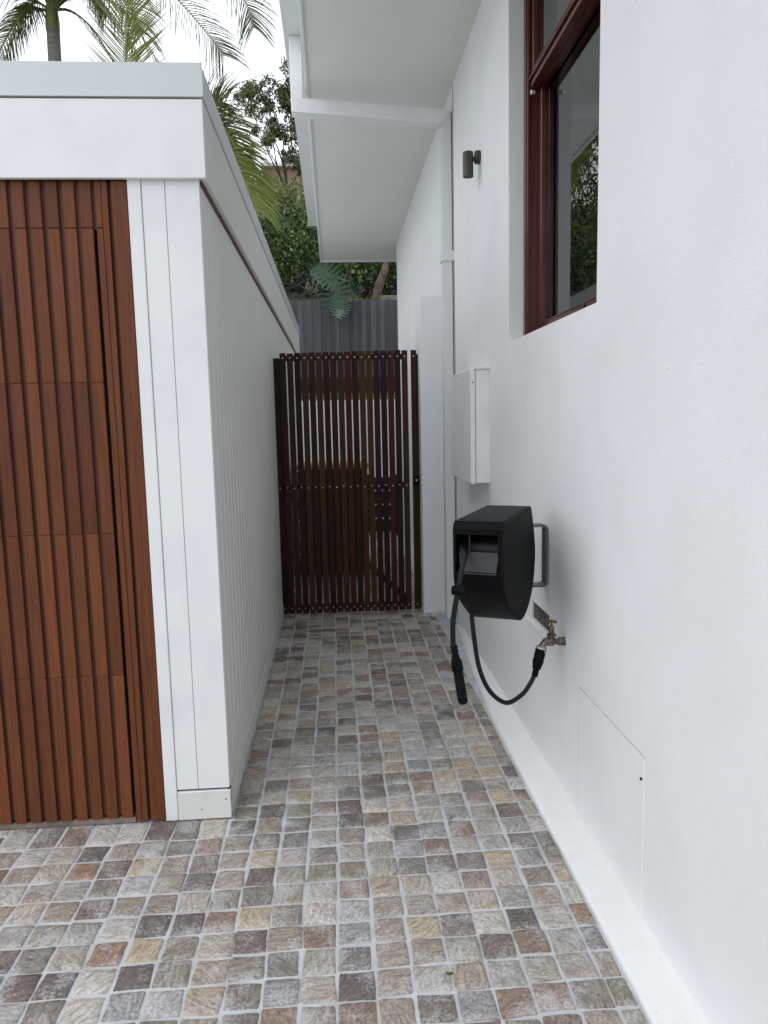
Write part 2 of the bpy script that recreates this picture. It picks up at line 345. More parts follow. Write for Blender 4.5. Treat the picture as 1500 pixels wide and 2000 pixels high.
for i in near:
    cx, cy, cw, cd = cells[i]
    o = bpy.data.objects.new('paving_stone', rs.choice(full)); COL.objects.link(o); o.parent = paving
    a = rs.choice((0, pi/2, pi, -pi/2)); o.location = (cx, cy, rs.uniform(-.0012, .0015)); 
    sw, sdp = cw/.0925, cd/.0935
    if abs(sin(a)) > .5: sw, sdp = sdp, sw
    o.scale = (sw, sdp, 1); o.rotation_euler = (0, 0, a+rs.uniform(-.02, .02))
    t = rs.random()
    o['tone'] = float(t)
VV = []; FF = []; TT = []; n0 = 0
for i, (cx, cy, cw, cd) in enumerate(cells):
    if i in nearset: continue
    V, F = stone_geo(cw, cd, rs); V = np.array(V)+[cx, cy, rs.uniform(-.0012, .0015)]
    for f in F: FF.append(tuple(k+n0 for k in (f if len(f) == 4 else f)))
    VV += V.tolist(); n0 += len(V); TT += [rs.random()]*len(V)
me = bpy.data.meshes.new('paving_stones_beyond'); me.from_pydata(VV, [], FF); me.materials.append(M['stone_far']); me.shade_smooth()
a = me.attributes.new('tone', 'FLOAT', 'POINT'); a.data.foreach_set('value', TT)
o = bpy.data.objects.new('paving_stones_beyond', me); COL.objects.link(o); o.parent = paving; o['kind'] = 'stuff'

# mortar edging along the plinth
# ------------------------------------------------------------------ house
house = thing('house', 'white rendered house with deep eave along the right side of the alley', 'house', (.86, 3, 0))
WX = .86; YF = 9.65; ZS = 3.73
holes = [(2.385, 3.585, 1.866, 3.66), (2.885, 3.150, .615, .690)]
def wall_mesh():
    mb = MB(); ys = sorted({-3, YF, *[h[0] for h in holes], *[h[1] for h in holes]}); zs = sorted({-.02, ZS+.3, *[h[2] for h in holes], *[h[3] for h in holes]})
    inh = lambda y, z: any(h[0] < y < h[1] and h[2] < z < h[3] for h in holes)
    for X in (WX, WX+.26):
        for a, b in zip(ys, ys[1:]):
            for c, d in zip(zs, zs[1:]):
                if not inh((a+b)/2, (c+d)/2): mb.add([(X, a, c), (X, b, c), (X, b, d), (X, a, d)], [(0,3,2,1) if X == WX else (0,1,2,3)])
    for h in holes:
        a, b, c, d = h; x0, x1 = WX, WX+.26; 
        mb.add([(x0,a,c),(x1,a,c),(x1,a,d),(x0,a,d)], [(0,3,2,1)]); mb.add([(x0,b,c),(x1,b,c),(x1,b,d),(x0,b,d)], [(0,1,2,3)])
        mb.add([(x0,a,c),(x1,a,c),(x1,b,c),(x0,b,c)], [(0,1,2,3)]); mb.add([(x0,a,d),(x1,a,d),(x1,b,d),(x0,b,d)], [(0,3,2,1)])
    mb.add([(WX,YF,-.02),(WX+.26,YF,-.02),(WX+.26,YF,ZS+.3),(WX,YF,ZS+.3)], [(0,3,2,1)])
    return mb
wall = wall_mesh().build('wall', M['render'], house, fix=False)
mb = MB(); mb.box(WX+.26, 5.2, YF-.26, YF, -.02, ZS+.3); mb.build('end_wall', M['render'], house)
mb = MB(); mb.box(WX+.26, 5.2, -3, -2.74, -.02, ZS+.3); mb.build('end_wall', M['render'], house)
# splayed plinth
mb = MB(); pl = [(-3, .745, .0), (1.2, .742, .0), (2.5, .745, .0), (3.5, .748, 0), (4.1, .778, .0), (4.5, .803, .0), (5.0, .846, 0), (5.18, .854, 0)]
V = []; F = []
for y, x, _ in pl:
    t = (WX-x)/.115; V += [(x, y, -.02), (x+.002, y, .006), (x+.008, y, .012), (WX+.004, y, .030+.02*min(1, max(0, (y-2)/2)))]
for i in range(len(pl)-1):
    for k in range(3): F.append((i*4+k, i*4+k+1, i*4+5+k, i*4+4+k))
mb.add(V, F); mb.build('plinth', M['plinth'], house)
# recessed band with vent sill below the grille
mb = MB(); mb.prism([(WX+.010, .615), (WX-.006, .590), (WX-.006, .580), (WX+.010, .580)], lambda u, v, t: (u, t, v), 2.79, 3.24); mb.build('vent_sill', M['render'], house)
# roof and eave
mb = MB(); mb.box(-.105, WX+.26, -3.2, 8.238, ZS, ZS+.012); mb.build('soffit_panel', M['soffit'], house)
mb = MB(); mb.box(-.105, WX+.26, 8.244, 10.55, ZS, ZS+.012); mb.build('soffit_panel', M['soffit'], house)
mb = MB(); mb.box(-.105, WX+.26, 8.236, 8.246, ZS-.003, ZS+.004); mb.build('joint_strip', M['paint'], house)
mb = MB(); mb.box(-.125, -.105, -3.2, 10.575, ZS-.022, ZS+.30, .003); mb.build('fascia', M['paint'], house)
mb = MB(); mb.box(-.105, 5.6, 10.55, 10.575, ZS-.022, ZS+.30, .003); mb.build('barge_board', M['paint'], house)
mb = MB(); mb.box(-.105, 5.6, -3.2, 10.549, ZS+.26, ZS+.34); mb.build('roof', M['roof'], house)
mb = MB(); z0, z1 = 4.035, 4.17
mb.prism([(-.255, z0), (-.127, z0), (-.127, z1), (-.131, z1), (-.131, z0+.004), (-.250, z0+.004), (-.262, z1), (-.268, z1)], lambda u, v, t: (u, t, v), -3.2, 9.93)
mb.box(-.262, -.128, 9.925, 9.935, z0-.004, z1); mb.build('gutter', M['gutter'], house)
# dark strip painted for the gap shadow beside the downpipe
mb = MB(); mb.box(WX-.0012, WX+.002, 5.168, 5.178, .06, ZS); mb.build('pipe_gap_shadow', M['dark'], house)
# flush access panel low on the wall
mb = MB(); mb.box(WX-.0014, WX+.002, 1.945, 2.508, .036, .525, .0006); ap = mb.build('access_panel', M['render'], house)
mb = MB(); mb.box(WX-.0012, WX+.002, 1.940, 2.514, .525, .5272); mb.box(WX-.0009, WX+.001, 2.508, 2.5105, .036, .525); mb.build('panel_gap', M['gap'], ap)
mb = MB(); mb.tube([(WX-.006, 1.957, .455), (WX+.002, 1.957, .455)], .0045, 8); mb.build('latch_hole', M['dark'], ap)
# little wall scuffs
mb = MB(); mb.tube([(WX-.0035, 1.86, 1.62), (WX+.002, 1.86, 1.62)], .003, 6); mb.build('filler_dimple', M['plinth'], house)
# window
win = MB(); wy0, wy1, wz0, wz1 = 2.385, 3.585, 1.866, 3.66
win.box(.93, 1.06, wy1-.035, wy1-.001, wz0+.001, wz1-.001, .002); win.box(.93, 1.06, wy0+.001, wy0+.035, wz0+.001, wz1-.001, .002)
win.box(.93, 1.06, wy0+.036, wy1-.036, wz0+.001, wz0+.030, .002); win.box(.93, 1.06, wy0+.036, wy1-.036, wz1-.035, wz1-.001, .002)
win.box(.936, .950, wy1-.050, wy1-.036, wz0+.032, wz1-.036, .002); win.box(.936, .950, wy0+.036, wy0+.050, wz0+.032, wz1-.036, .002)
window = win.build('window', M['window'], house)
def sash(x0, x1, z0, z1, st, topr, botr):
    mb = MB(); a, b = wy0+.037, wy1-.037
    mb.box(x0, x1, a, a+st, z0, z1, .003); mb.box(x0, x1, b-st, b, z0, z1, .003)
    mb.box(x0, x1, a+st, b-st, z0, z0+botr, .003); mb.box(x0, x1, a+st, b-st, z1-topr, z1, .003)
    mb.box(x0-.004, x0+.006, a+st-.001, b-st+.001, z0+botr-.010, z0+botr-.002, .002)
    mb.build('sash', M['window'], window)
    g = MB(); xm = (x0+x1)/2+.004; g.box(xm, xm+.004, a+st-.004, b-st+.004, z0+botr-.004, z1-topr+.004); g.build('pane', M['glass'], window)
sash(.953, .985, 3.005, 3.62, .042, .05, .075)
sash(.990, 1.022, 1.898, 3.055, .050, .045, .050)
mb = MB(); mb.box(.944, .957, wy0+.08, wy1-.08, 3.002, 3.018, .002); mb.box(.940, .953, wy0+.04, wy1-.04, 3.040, 3.052, .003); mb.build('rail_bead', M['window'], window)
mb = MB(); mb.tube([(.982, 2.84, 1.925), (.972, 2.84, 1.925), (.968, 2.84, 1.925)], [.006, .011, .007], 12); mb.build('sash_lift', M['bronze'], window, smooth=True)
mb = MB(); mb.tube([(.954, 3.475, 2.965), (.938, 3.475, 2.965), (.934, 3.475, 2.965)], [.007, .011, .008], 12); mb.build('sash_catch', M['steel'], window, smooth=True)
# room behind the glass
mb = MB(); x0, x1, y0, y1, z0, z1 = 1.125, 4.2, .4, 6.6, .9, 3.68
mb.add([(x0,y0,z0),(x1,y0,z0),(x1,y1,z0),(x0,y1,z0),(x0,y0,z1),(x1,y0,z1),(x1,y1,z1),(x0,y1,z1)], [(0,1,2,3),(4,7,6,5),(1,5,6,2),(0,4,5,1),(3,2,6,7)]); mb.build('room', M['room'], house, fix=False)
mb = MB(); pts = []
for k in range(25):
    y = 3.52-k*.011; pts.append((1.10+.012*sin(k*1.3), y))
V = [(x, y, 1.86) for x, y in pts]+[(x, y, 3.64) for x, y in pts]; n = len(pts)
mb.add(V, [(i, i+1, n+i+1, n+i) for i in range(n-1)]); mb.build('curtain', M['curtain'], house, smooth=True, fix=False)

# vent grille
vent = thing('air_vent', 'small rectangular dark mesh air vent low in the white wall behind the tap', 'vent', (WX, 3.02, .61))
mb = MB(); mb.box(WX+.030, WX+.034, 2.886, 3.149, .616, .689); mb.build('backing', M['dark'], vent)
mb = MB()
for k in range(7): z = .617+k*.0115; mb.box(WX+.006, WX+.010, 2.888, 3.147, z, z+.0034)
for k in range(11): y = 2.888+k*.0256; mb.box(WX+.0065, WX+.0095, y, y+.0026, .6165, .6895)
mb.build('grille', M['grille'], vent)

# downpipe
dp = thing('downpipe', 'cream white square downpipe running under the eave then down the wall by the gate', 'downpipe', (.82, 5.25, 0))
mb = MB(); mb.box(-.222, -.142, 5.2, 5.295, 3.56, 4.034, .004); mb.build('drop_pipe', M['paint'], dp)
mb = MB(); V = []
V = [(-.217, 5.199, 3.568), (-.141, 5.199, 3.648), (.858, 5.199, 3.578), (.790, 5.199, 3.498)]
V2 = [(a, 5.297, c) for a, b, c in V]
mb.add([(-.222,5.199,3.562),(-.141,5.199,3.645),(.858,5.199,3.575),(.786,5.199,3.490),(-.222,5.297,3.562),(-.141,5.297,3.645),(.858,5.297,3.575),(.786,5.297,3.490)], [(0,3,2,1),(4,5,6,7),(0,1,5,4),(1,2,6,5),(2,3,7,6),(3,0,4,7)]); mb.build('cross_pipe', M['paint'], dp)
mb = MB(); mb.add([(.786,5.2,.055),(.850,5.2,.055),(.850,5.2,3.562),(.786,5.2,3.488),(.786,5.296,.055),(.850,5.296,.055),(.850,5.296,3.562),(.786,5.296,3.488)], [(0,1,2,3),(4,7,6,5),(0,4,5,1),(1,5,6,2),(2,6,7,3),(3,7,4,0)]); mb.build('wall_pipe', M['pipe'], dp)
mb = MB(); mb.box(.778, .790, 5.193, 5.303, 2.588, 2.660, .003); mb.box(.778, .872, 5.190, 5.1995, 2.588, 2.660, .003); mb.box(.858, .864, 5.150, 5.19, 2.596, 2.652, .002); mb.build('strap', M['pipe'], dp)

# pillar
pil = MB(); pil.box(.648, .853, 5.48, 5.78, -.02, 2.41, .006); o = pil.build('gate_pillar', M['pillar']); o['label'] = 'white rendered masonry pillar between the slatted gate and the downpipe'; o['category'] = 'pillar'
# rough mortar fillet at the foot
mb = MB(); r2 = random.Random(5); V = []; F = []; n = 14
for i in range(n+1):
    x = .655+.20*i/n; V += [(x, 5.474-r2.uniform(.0, .02), .002), (x, 5.472, .014+r2.uniform(0, .014)+.02*i/n), (x, 5.4795, .018+.03*i/n)]
for i in range(n):
    for k in range(2): F.append((i*3+k, i*3+k+1, i*3+4+k, i*3+3+k))
mb.add(V, F); mb.build('mortar_fillet', M['grout'], o)

# ------------------------------------------------------------------ wall light
lamp = thing('wall_light', 'bronze cylinder downlight fixed high on the white wall beside the window', 'wall light', (WX, 4.27, 2.9))
mb = MB(); mb.tube([(WX, 4.27, 2.955), (WX-.024, 4.27, 2.955), (WX-.028, 4.27, 2.955)], [.036, .036, .033], 28); mb.build('mounting_plate', M['bronze'], lamp, smooth=True)
mb = MB(); mb.tube([(WX-.028, 4.27, 2.945), (WX-.046, 4.27, 2.945)], .013, 14); mb.build('arm', M['bronze'], lamp, smooth=True)
mb = MB(); cx = .793; mb.tube([(cx, 4.27, 2.862), (cx, 4.27, 2.850), (cx, 4.27, 2.978), (cx, 4.27, 2.982)], [.0235, .0295, .0295, .027], 28, caps=False)
mb.tube([(cx, 4.27, 2.981), (cx, 4.27, 2.9825)], .027, 28); mb.build('cylinder', M['bronze'], lamp, smooth=True)
mb = MB(); mb.tube([(cx, 4.27, 2.860), (cx, 4.27, 2.864)], .0235, 24); mb.build('lens', M['lens'], lamp)

# ------------------------------------------------------------------ meter box
mbx = thing('meter_box', 'white painted metal meter box on the wall above the hose reel', 'meter box', (WX, 4.35, 1.14))
mb = MB(); mb.box(.782, WX, 4.03, 4.70, 1.145, 1.770, .002); mb.build('box', M['paint'], mbx)
mb = MB(); mb.box(.752, .779, 4.030, 4.700, 1.140, 1.776, .004); dr = mb.build('door', M['paint'], mbx)
mb = MB(); mb.tube([(.765, 4.0285, 1.700), (.765, 4.032, 1.700)], .004, 10); mb.build('lock_hole', M['dark'], dr)
mb = MB(); mb.tube([(.7505, 4.24, 1.725), (.754, 4.24, 1.725)], .010, 12); mb.build('lock', M['cap'], dr)
mb = MB(); mb.box(.772, WX, 4.018, 4.71, 1.7705, 1.783, .002); mb.build('rain_lip', M['paint'], mbx)
mb = MB(); mb.box(.800, .842, 4.024, 4.0295, 1.147, 1.225, .001); mb.build('cover_plate', M['paint'], mbx)
mb = MB(); mb.tube([(.770, 4.05, 1.137), (.770, 4.05, 1.142)], .006, 8); mb.build('lug', M['paint'], mbx)

# ------------------------------------------------------------------ garage
gar = thing('garage', 'white flat roofed garage with grooved boards and timber door left of the alley', 'garage', (GX, 2.684, 0))
GY, GE = 2.684, 9.6
mb = MB(); mb.box(GX-.10, GX-.022, GY+.022, GE, 0, 2.70); mb.box(-4.2, GX-.10, GE-.1, GE, 0, 2.70); mb.build('frame_wall', M['clad_shaded'], gar)
mb = MB(); y = GY+.018; bw = .0985
while y < GE-.02:
    y1 = min(y+bw, GE); mb.prism([(GX-.020, y), (GX-.007, y+.0004), (GX, y+.0068), (GX, y1-.0020), (GX-.007, y1-.0004), (GX-.020, y1)], lambda u, v, t: (u, v, t), .118, 2.60); y = y1
mb.build('side_boards', M['clad_shaded'], gar, kind='stuff')
mb = MB(); mb.box(GX-.020, GX+.004, GY-.004, GE, .003, .113, .003); mb.build('side_skirting', M['skirt'], gar)
for (a, b) in ((-.6365, -.5585), (-.5565, GX)):
    mb = MB(); mb.box(a, b, GY-.001, GY+.017, .124, 2.36, .0016); mb.build('front_board', M['paint'], gar)
mb = MB(); mb.box(-.6365, GX+.004, GY-.006, GY+.016, .003, .117, .003); mb.build('front_skirting', M['skirt'], gar)
for (x, z) in ((-.547, .043), (-.455, .080)):
    mb = MB(); mb.box(x-.0028, x+.0028, GY-.0068, GY-.004, z-.0035, z+.0035, .001); mb.build('nail_plug', M['grille'], gar)
mb = MB(); mb.box(GX-.010, GX+.004, GY+.001, GY+.017, .117, .124); mb.box(-.636, GX-.002, GY+.006, GY+.018, .117, .124); mb.build('shadow_gap', M['dark'], gar)
mb = MB(); mb.box(-.684, -.6385, GY-.005, GY+.03, .003, 2.36, .0025); mb.build('corner_trim', M['paint'], gar)
# fascias and cap
mb = MB(); mb.box(-4.3, GX+.028, GY-.026, GY-.006, 2.338, 2.592, .002); mb.build('front_fascia', M['paint'], gar)
mb = MB(); mb.box(GX+.008, GX+.028, GY-.0055, GE+.02, 2.338, 2.592, .002); mb.build('side_fascia', M['clad_shaded'], gar)
mb = MB(); mb.box(GX+.0005, GX+.0075, GY+.02, GE, 2.326, 2.3375); mb.build('timber_shadow_strip', M['woodback'], gar)  # brown strip: timber line with the shadow under the fascia painted in
mb = MB(); mb.box(-4.2, GX+.007, GY-.0055, GE, 2.362, 2.372); mb.build('eave_lining', M['wood'], gar)
mb = MB(); mb.add([(-4.3,GY-.030,2.598),(GX+.032,GY-.030,2.598),(GX+.032,GE+.03,2.598),(-4.3,GE+.03,2.598),(-4.3,GY-.024,2.708),(GX+.027,GY-.024,2.708),(GX+.027,GE+.025,2.708),(-4.3,GE+.025,2.708)], [(0,3,2,1),(4,5,6,7),(0,1,5,4),(1,2,6,5),(2,3,7,6),(3,0,4,7)]); mb.build('cap_flashing', M['cap'], gar)
mb = MB(); mb.box(GX+.0295, GX+.0335, GY-.0325, GY-.0285, 2.600, 2.7065); mb.build('cap_seam', M['gutter'], gar)
# timber jamb pieces right of the door
mb = MB(); mb.box(-.7395, -.6855, GY-.004, GY+.030, .010, 2.336, .002); mb.build('jamb_board', M['wood'], gar)
mb = MB(); mb.box(-.7950, -.7745, GY-.002, GY+.028, .006, 2.18, .0015); mb.build('jamb_strip', M['wood'], gar)
mb = MB(); mb.box(-.7735, -.7525, GY-.001, GY+.028, .006, 2.336, .0015); mb.build('jamb_strip', M['wood'], gar)
mb = MB(); mb.box(-.7520, -.7395, GY+.018, GY+.030, .006, 2.336); mb.build('jamb_back', M['woodback'], gar)
for z in (.30, .62, .93, 1.24): 
    mb = MB(); mb.tube([(-.762, GY-.002, z+.02), (-.762, GY+.001, z+.02)], .0022, 6); mb.build('nail', M['handle'], gar)
door = MB(); door.box(-4.0, -.8115, GY+.0138, GY+.036, .030, 2.1785); door = door.build('garage_door', M['woodback'], gar)
hdr = MB(); hdr.box(-4.0, -.7745, GY+.0138, GY+.036, 2.1795, 2.40); hdr = hdr.build('header_board', M['woodback'], gar)
joints = [.022, .585, 1.118, 1.658, 2.181]
def slat(x0, x1, z0, z1, par):
    mb = MB(); mb.box(x0, x1, GY-.001, GY+.0135, z0, z1, .0018); return mb.build('slat', M['wood'], par)
for k in range(40):
    x1 = -.808-k*.0562; x0 = x1-.0405
    for a, b in zip(joints, joints[1:]): slat(x0, x1, a+.0005, b-.0005, door)
    if k < 40: slat(x0, x1, 2.1825, 2.337, hdr)
mb = MB(); mb.box(-.795, -.7745, GY-.001, GY+.0135, 2.183, 2.337, .0018); mb.build('slat', M['wood'], hdr)
mb = MB(); mb.box(-4.0, -.80, GY+.004, GY+.060, .001, .022); mb.build('threshold', M['conc'], gar)
mb = MB(); mb.box(-4.0, -.69, GY+.036, GY+.05, 0, 2.4); mb.build('door_backing', M['dark'], gar)

# ------------------------------------------------------------------ gate
gate = thing('slatted_gate', 'tall dark hardwood gate of narrow vertical slats closing off the alley', 'gate', (.1, 5.61, .02))
cols = [(.020,.008,.006),(.030,.017,.009),(.040,.018,.011),(.028,.010,.010),(.055,.033,.014),(.034,.014,.010),(.055,.034,.014),(.036,.010,.008),(.046,.014,.012),(.052,.030,.013),
        (.060,.014,.010),(.030,.012,.011),(.060,.036,.013),(.062,.034,.014),(.030,.011,.012),(.020,.014,.013),(.058,.016,.010),(.022,.013,.013),(.052,.027,.014),(.044,.017,.011),(.034,.011,.008)]
sx = [(-.445, -.402, 1.985)]+[(-.392+k*.05375, -.392+k*.05375+.0450, 2.018+.010*k/18) for k in range(18)]+[(.592, .634, 2.027)]
for k, (a, b, zt) in enumerate(sx):
    c = cols[k]; mb = MB(); j = random.Random(k); mb.box(a, b, 5.600+j.uniform(0, .002), 5.618, .022+j.uniform(-.003, .003), zt+j.uniform(-.003, .003), .002); mb.build('slat', M['gate'], gate, color=[a_*(.80*v+.20*(sum(c)/3)) for v, a_ in zip(c, (1.35, .98, .85))])
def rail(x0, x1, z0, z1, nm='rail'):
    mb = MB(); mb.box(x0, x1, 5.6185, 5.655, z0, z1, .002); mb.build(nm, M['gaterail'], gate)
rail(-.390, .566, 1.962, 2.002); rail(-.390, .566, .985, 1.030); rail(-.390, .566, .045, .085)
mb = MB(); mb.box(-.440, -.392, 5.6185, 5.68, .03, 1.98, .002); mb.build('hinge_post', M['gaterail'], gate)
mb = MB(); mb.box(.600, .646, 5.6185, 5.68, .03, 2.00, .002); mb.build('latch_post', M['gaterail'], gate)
mb = MB(); a = Vector((-.37, 5.637, .96)); b = Vector((.54, 5.637, .10)); d = (b-a).normalized(); nrm = Vector((-d.z, 0, d.x))*.022
mb.add([(a+nrm)+Vector((0,-.014,0)), (b+nrm)+Vector((0,-.014,0)), (b-nrm)+Vector((0,-.014,0)), (a-nrm)+Vector((0,-.014,0)), (a+nrm)+Vector((0,.014,0)), (b+nrm)+Vector((0,.014,0)), (b-nrm)+Vector((0,.014,0)), (a-nrm)+Vector((0,.014,0))], [(0,1,2,3),(4,7,6,5),(0,4,5,1),(2,6,7,3),(1,5,6,2),(0,3,7,4)]); mb.build('brace', M['gaterail'], gate)
scr = None
for k, (a, b, zt) in enumerate(sx):
    for z in (1.982, 1.005+.006*(k % 2), .065):
        x = (a+b)/2
        if scr is None:
            mb = MB(); mb.tube([(x, 5.5975, z), (x, 5.602, z)], [.0042, .0048], 8); scr = mb.build('screw', M['steel'], gate); base = Vector((x, 0, z))
        else:
            c = scr.copy(); COL.objects.link(c); c.parent = gate; c.location = scr.location+Vector((x, 0, z))-base
mb = MB(); mb.box(.592, .640, 5.572, 5.5995, 1.000, 1.075, .003); mb.build('latch', M['plastic'], gate)
mb = MB(); mb.tube([(.617, 5.571, 1.045), (.617, 5.566, 1.045)], .007, 12); mb.build('latch_button', M['steel'], gate)

# ------------------------------------------------------------------ hose reel
# spline for hoses
def spline(P, k=8):
    P = [Vector(p) for p in P]; P = [P[0]*2-P[1]]+P+[P[-1]*2-P[-2]]; out = []
    for i in range(1, len(P)-2):
        for j in range(k):
            t = j/k; a, b, c, d = P[i-1:i+3]; out.append(.5*((2*b)+(c-a)*t+(2*a-5*b+4*c-d)*t*t+(3*b-a-3*c+d)*t**3))
    out.append(P[-2]); return out
u = Vector((.43196, .90189, 0)); wv = Vector((.8400, -.5426, 0)); 
FR = Vector((.548, 2.350, 0)); WD = .178
nrm = Vector((u.y, -u.x, 0))                 # towards the right-hand panel
FL = FR-nrm*WD
def bp(uu, z, t):
    if z < .99 and t < WD*.98: uu = uu + (0 if uu > .3 else 1)*0
    return bp0(uu, z, t)
def bp0(uu, z, t):                             # t 0 left .. WD right
    p = FR-nrm*(WD-t)+u*uu; return (p.x, p.y, z)
prof = [(.006, 1.150), (-.001, 1.135), (0, .985), (.018, .935), (.055, .888), (.105, .846), (.160, .805), (.215, .772), (.270, .757), (.335, .757), (.400, .768), (.460, .785), (.510, .808), (.545, .845), (.566, .895), (.574, .950), (.566, .990), (.548, 1.040), (.520, 1.095), (.484, 1.152), (.474, 1.160), (.016, 1.160)]
reel = thing('hose_reel', 'black wall mounted hose reel with rounded case on grey bracket', 'hose reel', (.80, 2.93, .80))
def dense(P):
    Q = spline(  [(a, b, 0) for a, b in P], 3); return [(v.x, v.y) for v in Q]
prof = [(.006, 1.150), (-.001, 1.135), (0, .985)]+dense([(.004, .955), (.018, .925), (.045, .893), (.085, .857), (.135, .823), (.190, .790), (.245, .766), (.300, .754), (.360, .755), (.415, .767), (.462, .788), (.508, .820), (.540, .858), (.562, .905), (.573, .950), (.568, .995), (.552, 1.040), (.524, 1.095), (.492, 1.148)])+[(.474, 1.160), (.016, 1.160)]
hole = (.979, 1.122)                            # front opening z range
def shell():
    mb = MB(); n = len(prof); t0, t1 = 0, WD-.010; V = []; F = []
    P = prof
    rows = [(0, .008), (.006, 0), (t1, 0)]
    def ins(p, s):
        c = (.28, .97); d = math.hypot(p[0]-c[0], p[1]-c[1]); k = (d-s)/d; return (c[0]+(p[0]-c[0])*k, c[1]+(p[1]-c[1])*k)
    for t, s in rows:
        for p in P: q = ins(p, s); V.append(bp(q[0], q[1], t))
    for r in range(2):
        for i in range(n):
            if r == 1 and i == 1: continue           # front face cut open below
            F.append((r*n+i, r*n+(i+1) % n, (r+1)*n+(i+1) % n, (r+1)*n+i))
    F.append(tuple(range(n)))
    mb.add(V, F)
    # front face around the opening
    z0, z1 = .985, 1.135; a, b = .012, WD-.022; h0, h1 = hole[0]+.010, hole[1]-.006
    ts = [.006, a, b, t1]; zs = [z0, h0, h1, z1]
    for i in range(3):
        for j in range(3):
            if i == 1 and j == 1: continue
            mb.add([bp(-.0005 if zs[jj] > 1.0 else 0, zs[jj], ts[ii]) for ii, jj in ((i, j), (i+1, j), (i+1, j+1), (i, j+1))], [(0,1,2,3)])
    # inner cavity
    D = .16
    c0 = [bp(0, h0, a), bp(0, h0, b), bp(0, h1, b), bp(0, h1, a)]; c1 = [bp(D, h0-.03, a), bp(D, h0-.03, b), bp(D, h1, b), bp(D, h1, a)]
    mb.add(c0+c1, [(0,1,5,4),(1,2,6,5),(2,3,7,6),(3,0,4,7),(4,5,6,7)])
    return mb
case = shell().build('case', M['plastic'], reel, smooth=True, fix=False)
# right panel, set in with a seam
def inset(s): 
    c = (.28, .97); o = []
    for p in prof:
        d = math.hypot(p[0]-c[0], p[1]-c[1]); k = (d-s)/d; o.append((c[0]+(p[0]-c[0])*k, c[1]+(p[1]-c[1])*k))
    return o
mb = MB(); mb.prism(inset(.004), lambda a, b, t: bp(a, b, t), WD-.0105, WD-.0075); mb.build('seam', M['dark'], reel)
mb = MB(); n = len(prof); V = [bp(a, b, WD-.0076) for a, b in prof]+[bp(a, b, WD-.002) for a, b in prof]+[bp(a, b, WD) for a, b in inset(.006)]
mb.add(V, [(i, (i+1) % n, n+(i+1) % n, n+i) for i in range(n)]+[(n+i, n+(i+1) % n, 2*n+(i+1) % n, 2*n+i) for i in range(n)]+[tuple(range(2*n, 3*n))]); mb.build('side_panel', M['plastic2'], reel, smooth=True)
# roller guide slanting in the opening, lid and lid seam
mb = MB(); mb.add([bp(-.0015, .982, .030), bp(-.0015, .982, WD-.028), bp(.030, 1.052, WD-.026), bp(.030, 1.052, .012), bp(.06, 1.052, WD-.026), bp(.06, 1.052, .012)], [(0,1,2,3),(3,2,4,5)]); mb.build('hose_guide', M['roller'], reel, fix=False)
for tt in (.052,):
    mb = MB(); mb.tube([bp(.028, 1.045, tt), bp(.028, 1.112, tt)], .0035, 10); mb.build('guide_roller', M['roller'], reel, smooth=True)
mb = MB(); V = [bp(.20, 1.1606, .002), bp(.20, 1.1606, .120), bp(.235, 1.1606, .128), bp(.235, 1.1606, WD-.002), bp(.241, 1.1606, WD-.002), bp(.241, 1.1606, .132), bp(.206, 1.1606, .124), bp(.206, 1.1606, .002)]
mb.add(V, [(0,1,6,7),(1,2,5,6),(2,3,4,5)]); mb.build('lid_seam', M['dark'], reel, fix=False)
# spool inside
mb = MB(); mb.tube([bp(.10, 1.05, .02), bp(.10, 1.05, WD-.03)], .05, 20); mb.build('spool', M['hose'], reel, smooth=True)
# bracket
mb = MB(); bx = WX; t = .006; y0, y1 = 2.900, 2.960
path = [(.770, 1.066), (.842, 1.066), (.852, 1.062), (.8565, 1.052), (.8565, .822), (.852, .812), (.842, .808), (.770, .808)]
inner = [(.770, .816), (.838, .816), (.845, .819), (.848, .826), (.848, 1.048), (.845, 1.055), (.838, 1.058), (.770, 1.058)]
mb.prism(path+inner, lambda a, b, t: (a, t, b), y0, y1); mb.build('bracket', M['bracket'], reel)
for z in (.850, 1.025):
    mb = MB(); mb.tube([(.848, 2.925, z), (.841, 2.925, z), (.838, 2.925, z)], [.010, .009, .005], 6); mb.build('bolt', M['bracket'], reel)
mb = MB(); mb.tube([(.778, 2.93, .800), (.778, 2.93, 1.075)], .010, 12); mb.build('pivot', M['bracket'], reel, smooth=True)
mb = MB(); mb.tube(spline([(.486, 2.62, .83), (.487, 2.62, .791), (.496, 2.62, .693), (.515, 2.62, .574), (.555, 2.622, .482), (.619, 2.63, .430), (.682, 2.645, .452), (.717, 2.655, .490), (.737, 2.66, .525)]), .0088, 12); mb.build('supply_hose', M['hose'], reel, smooth=True)
ca, cb = Vector((.736, 2.66, .518)), Vector((.764, 2.67, .622)); P = [ca.lerp(cb, t) for t in (0, .06, .10, .16, .20, .26, .28, .55, .60, .64, .70, 1)]
mb = MB(); mb.tube(P, [.011, .013, .011, .013, .011, .013, .016, .021, .0215, .019, .0205, .0205], 16); mb.build('tap_connector', M['plastic'], reel, smooth=True)
ld = spline([bp(.06, 1.075, .040), bp(.01, 1.070, .030), (.420, 2.37, 1.055), (.405, 2.345, 1.011), (.394, 2.335, .959), (.387, 2.335, .925), (.378, 2.34, .873), (.373, 2.345, .82), (.374, 2.35, .752)])
mb = MB(); mb.tube(ld, .0092, 12); mb.build('leader_hose', M['hose'], reel, smooth=True)
bc = Vector((.388, 2.325, .944)); ax = Vector((.95, -.25, -.05)).normalized()
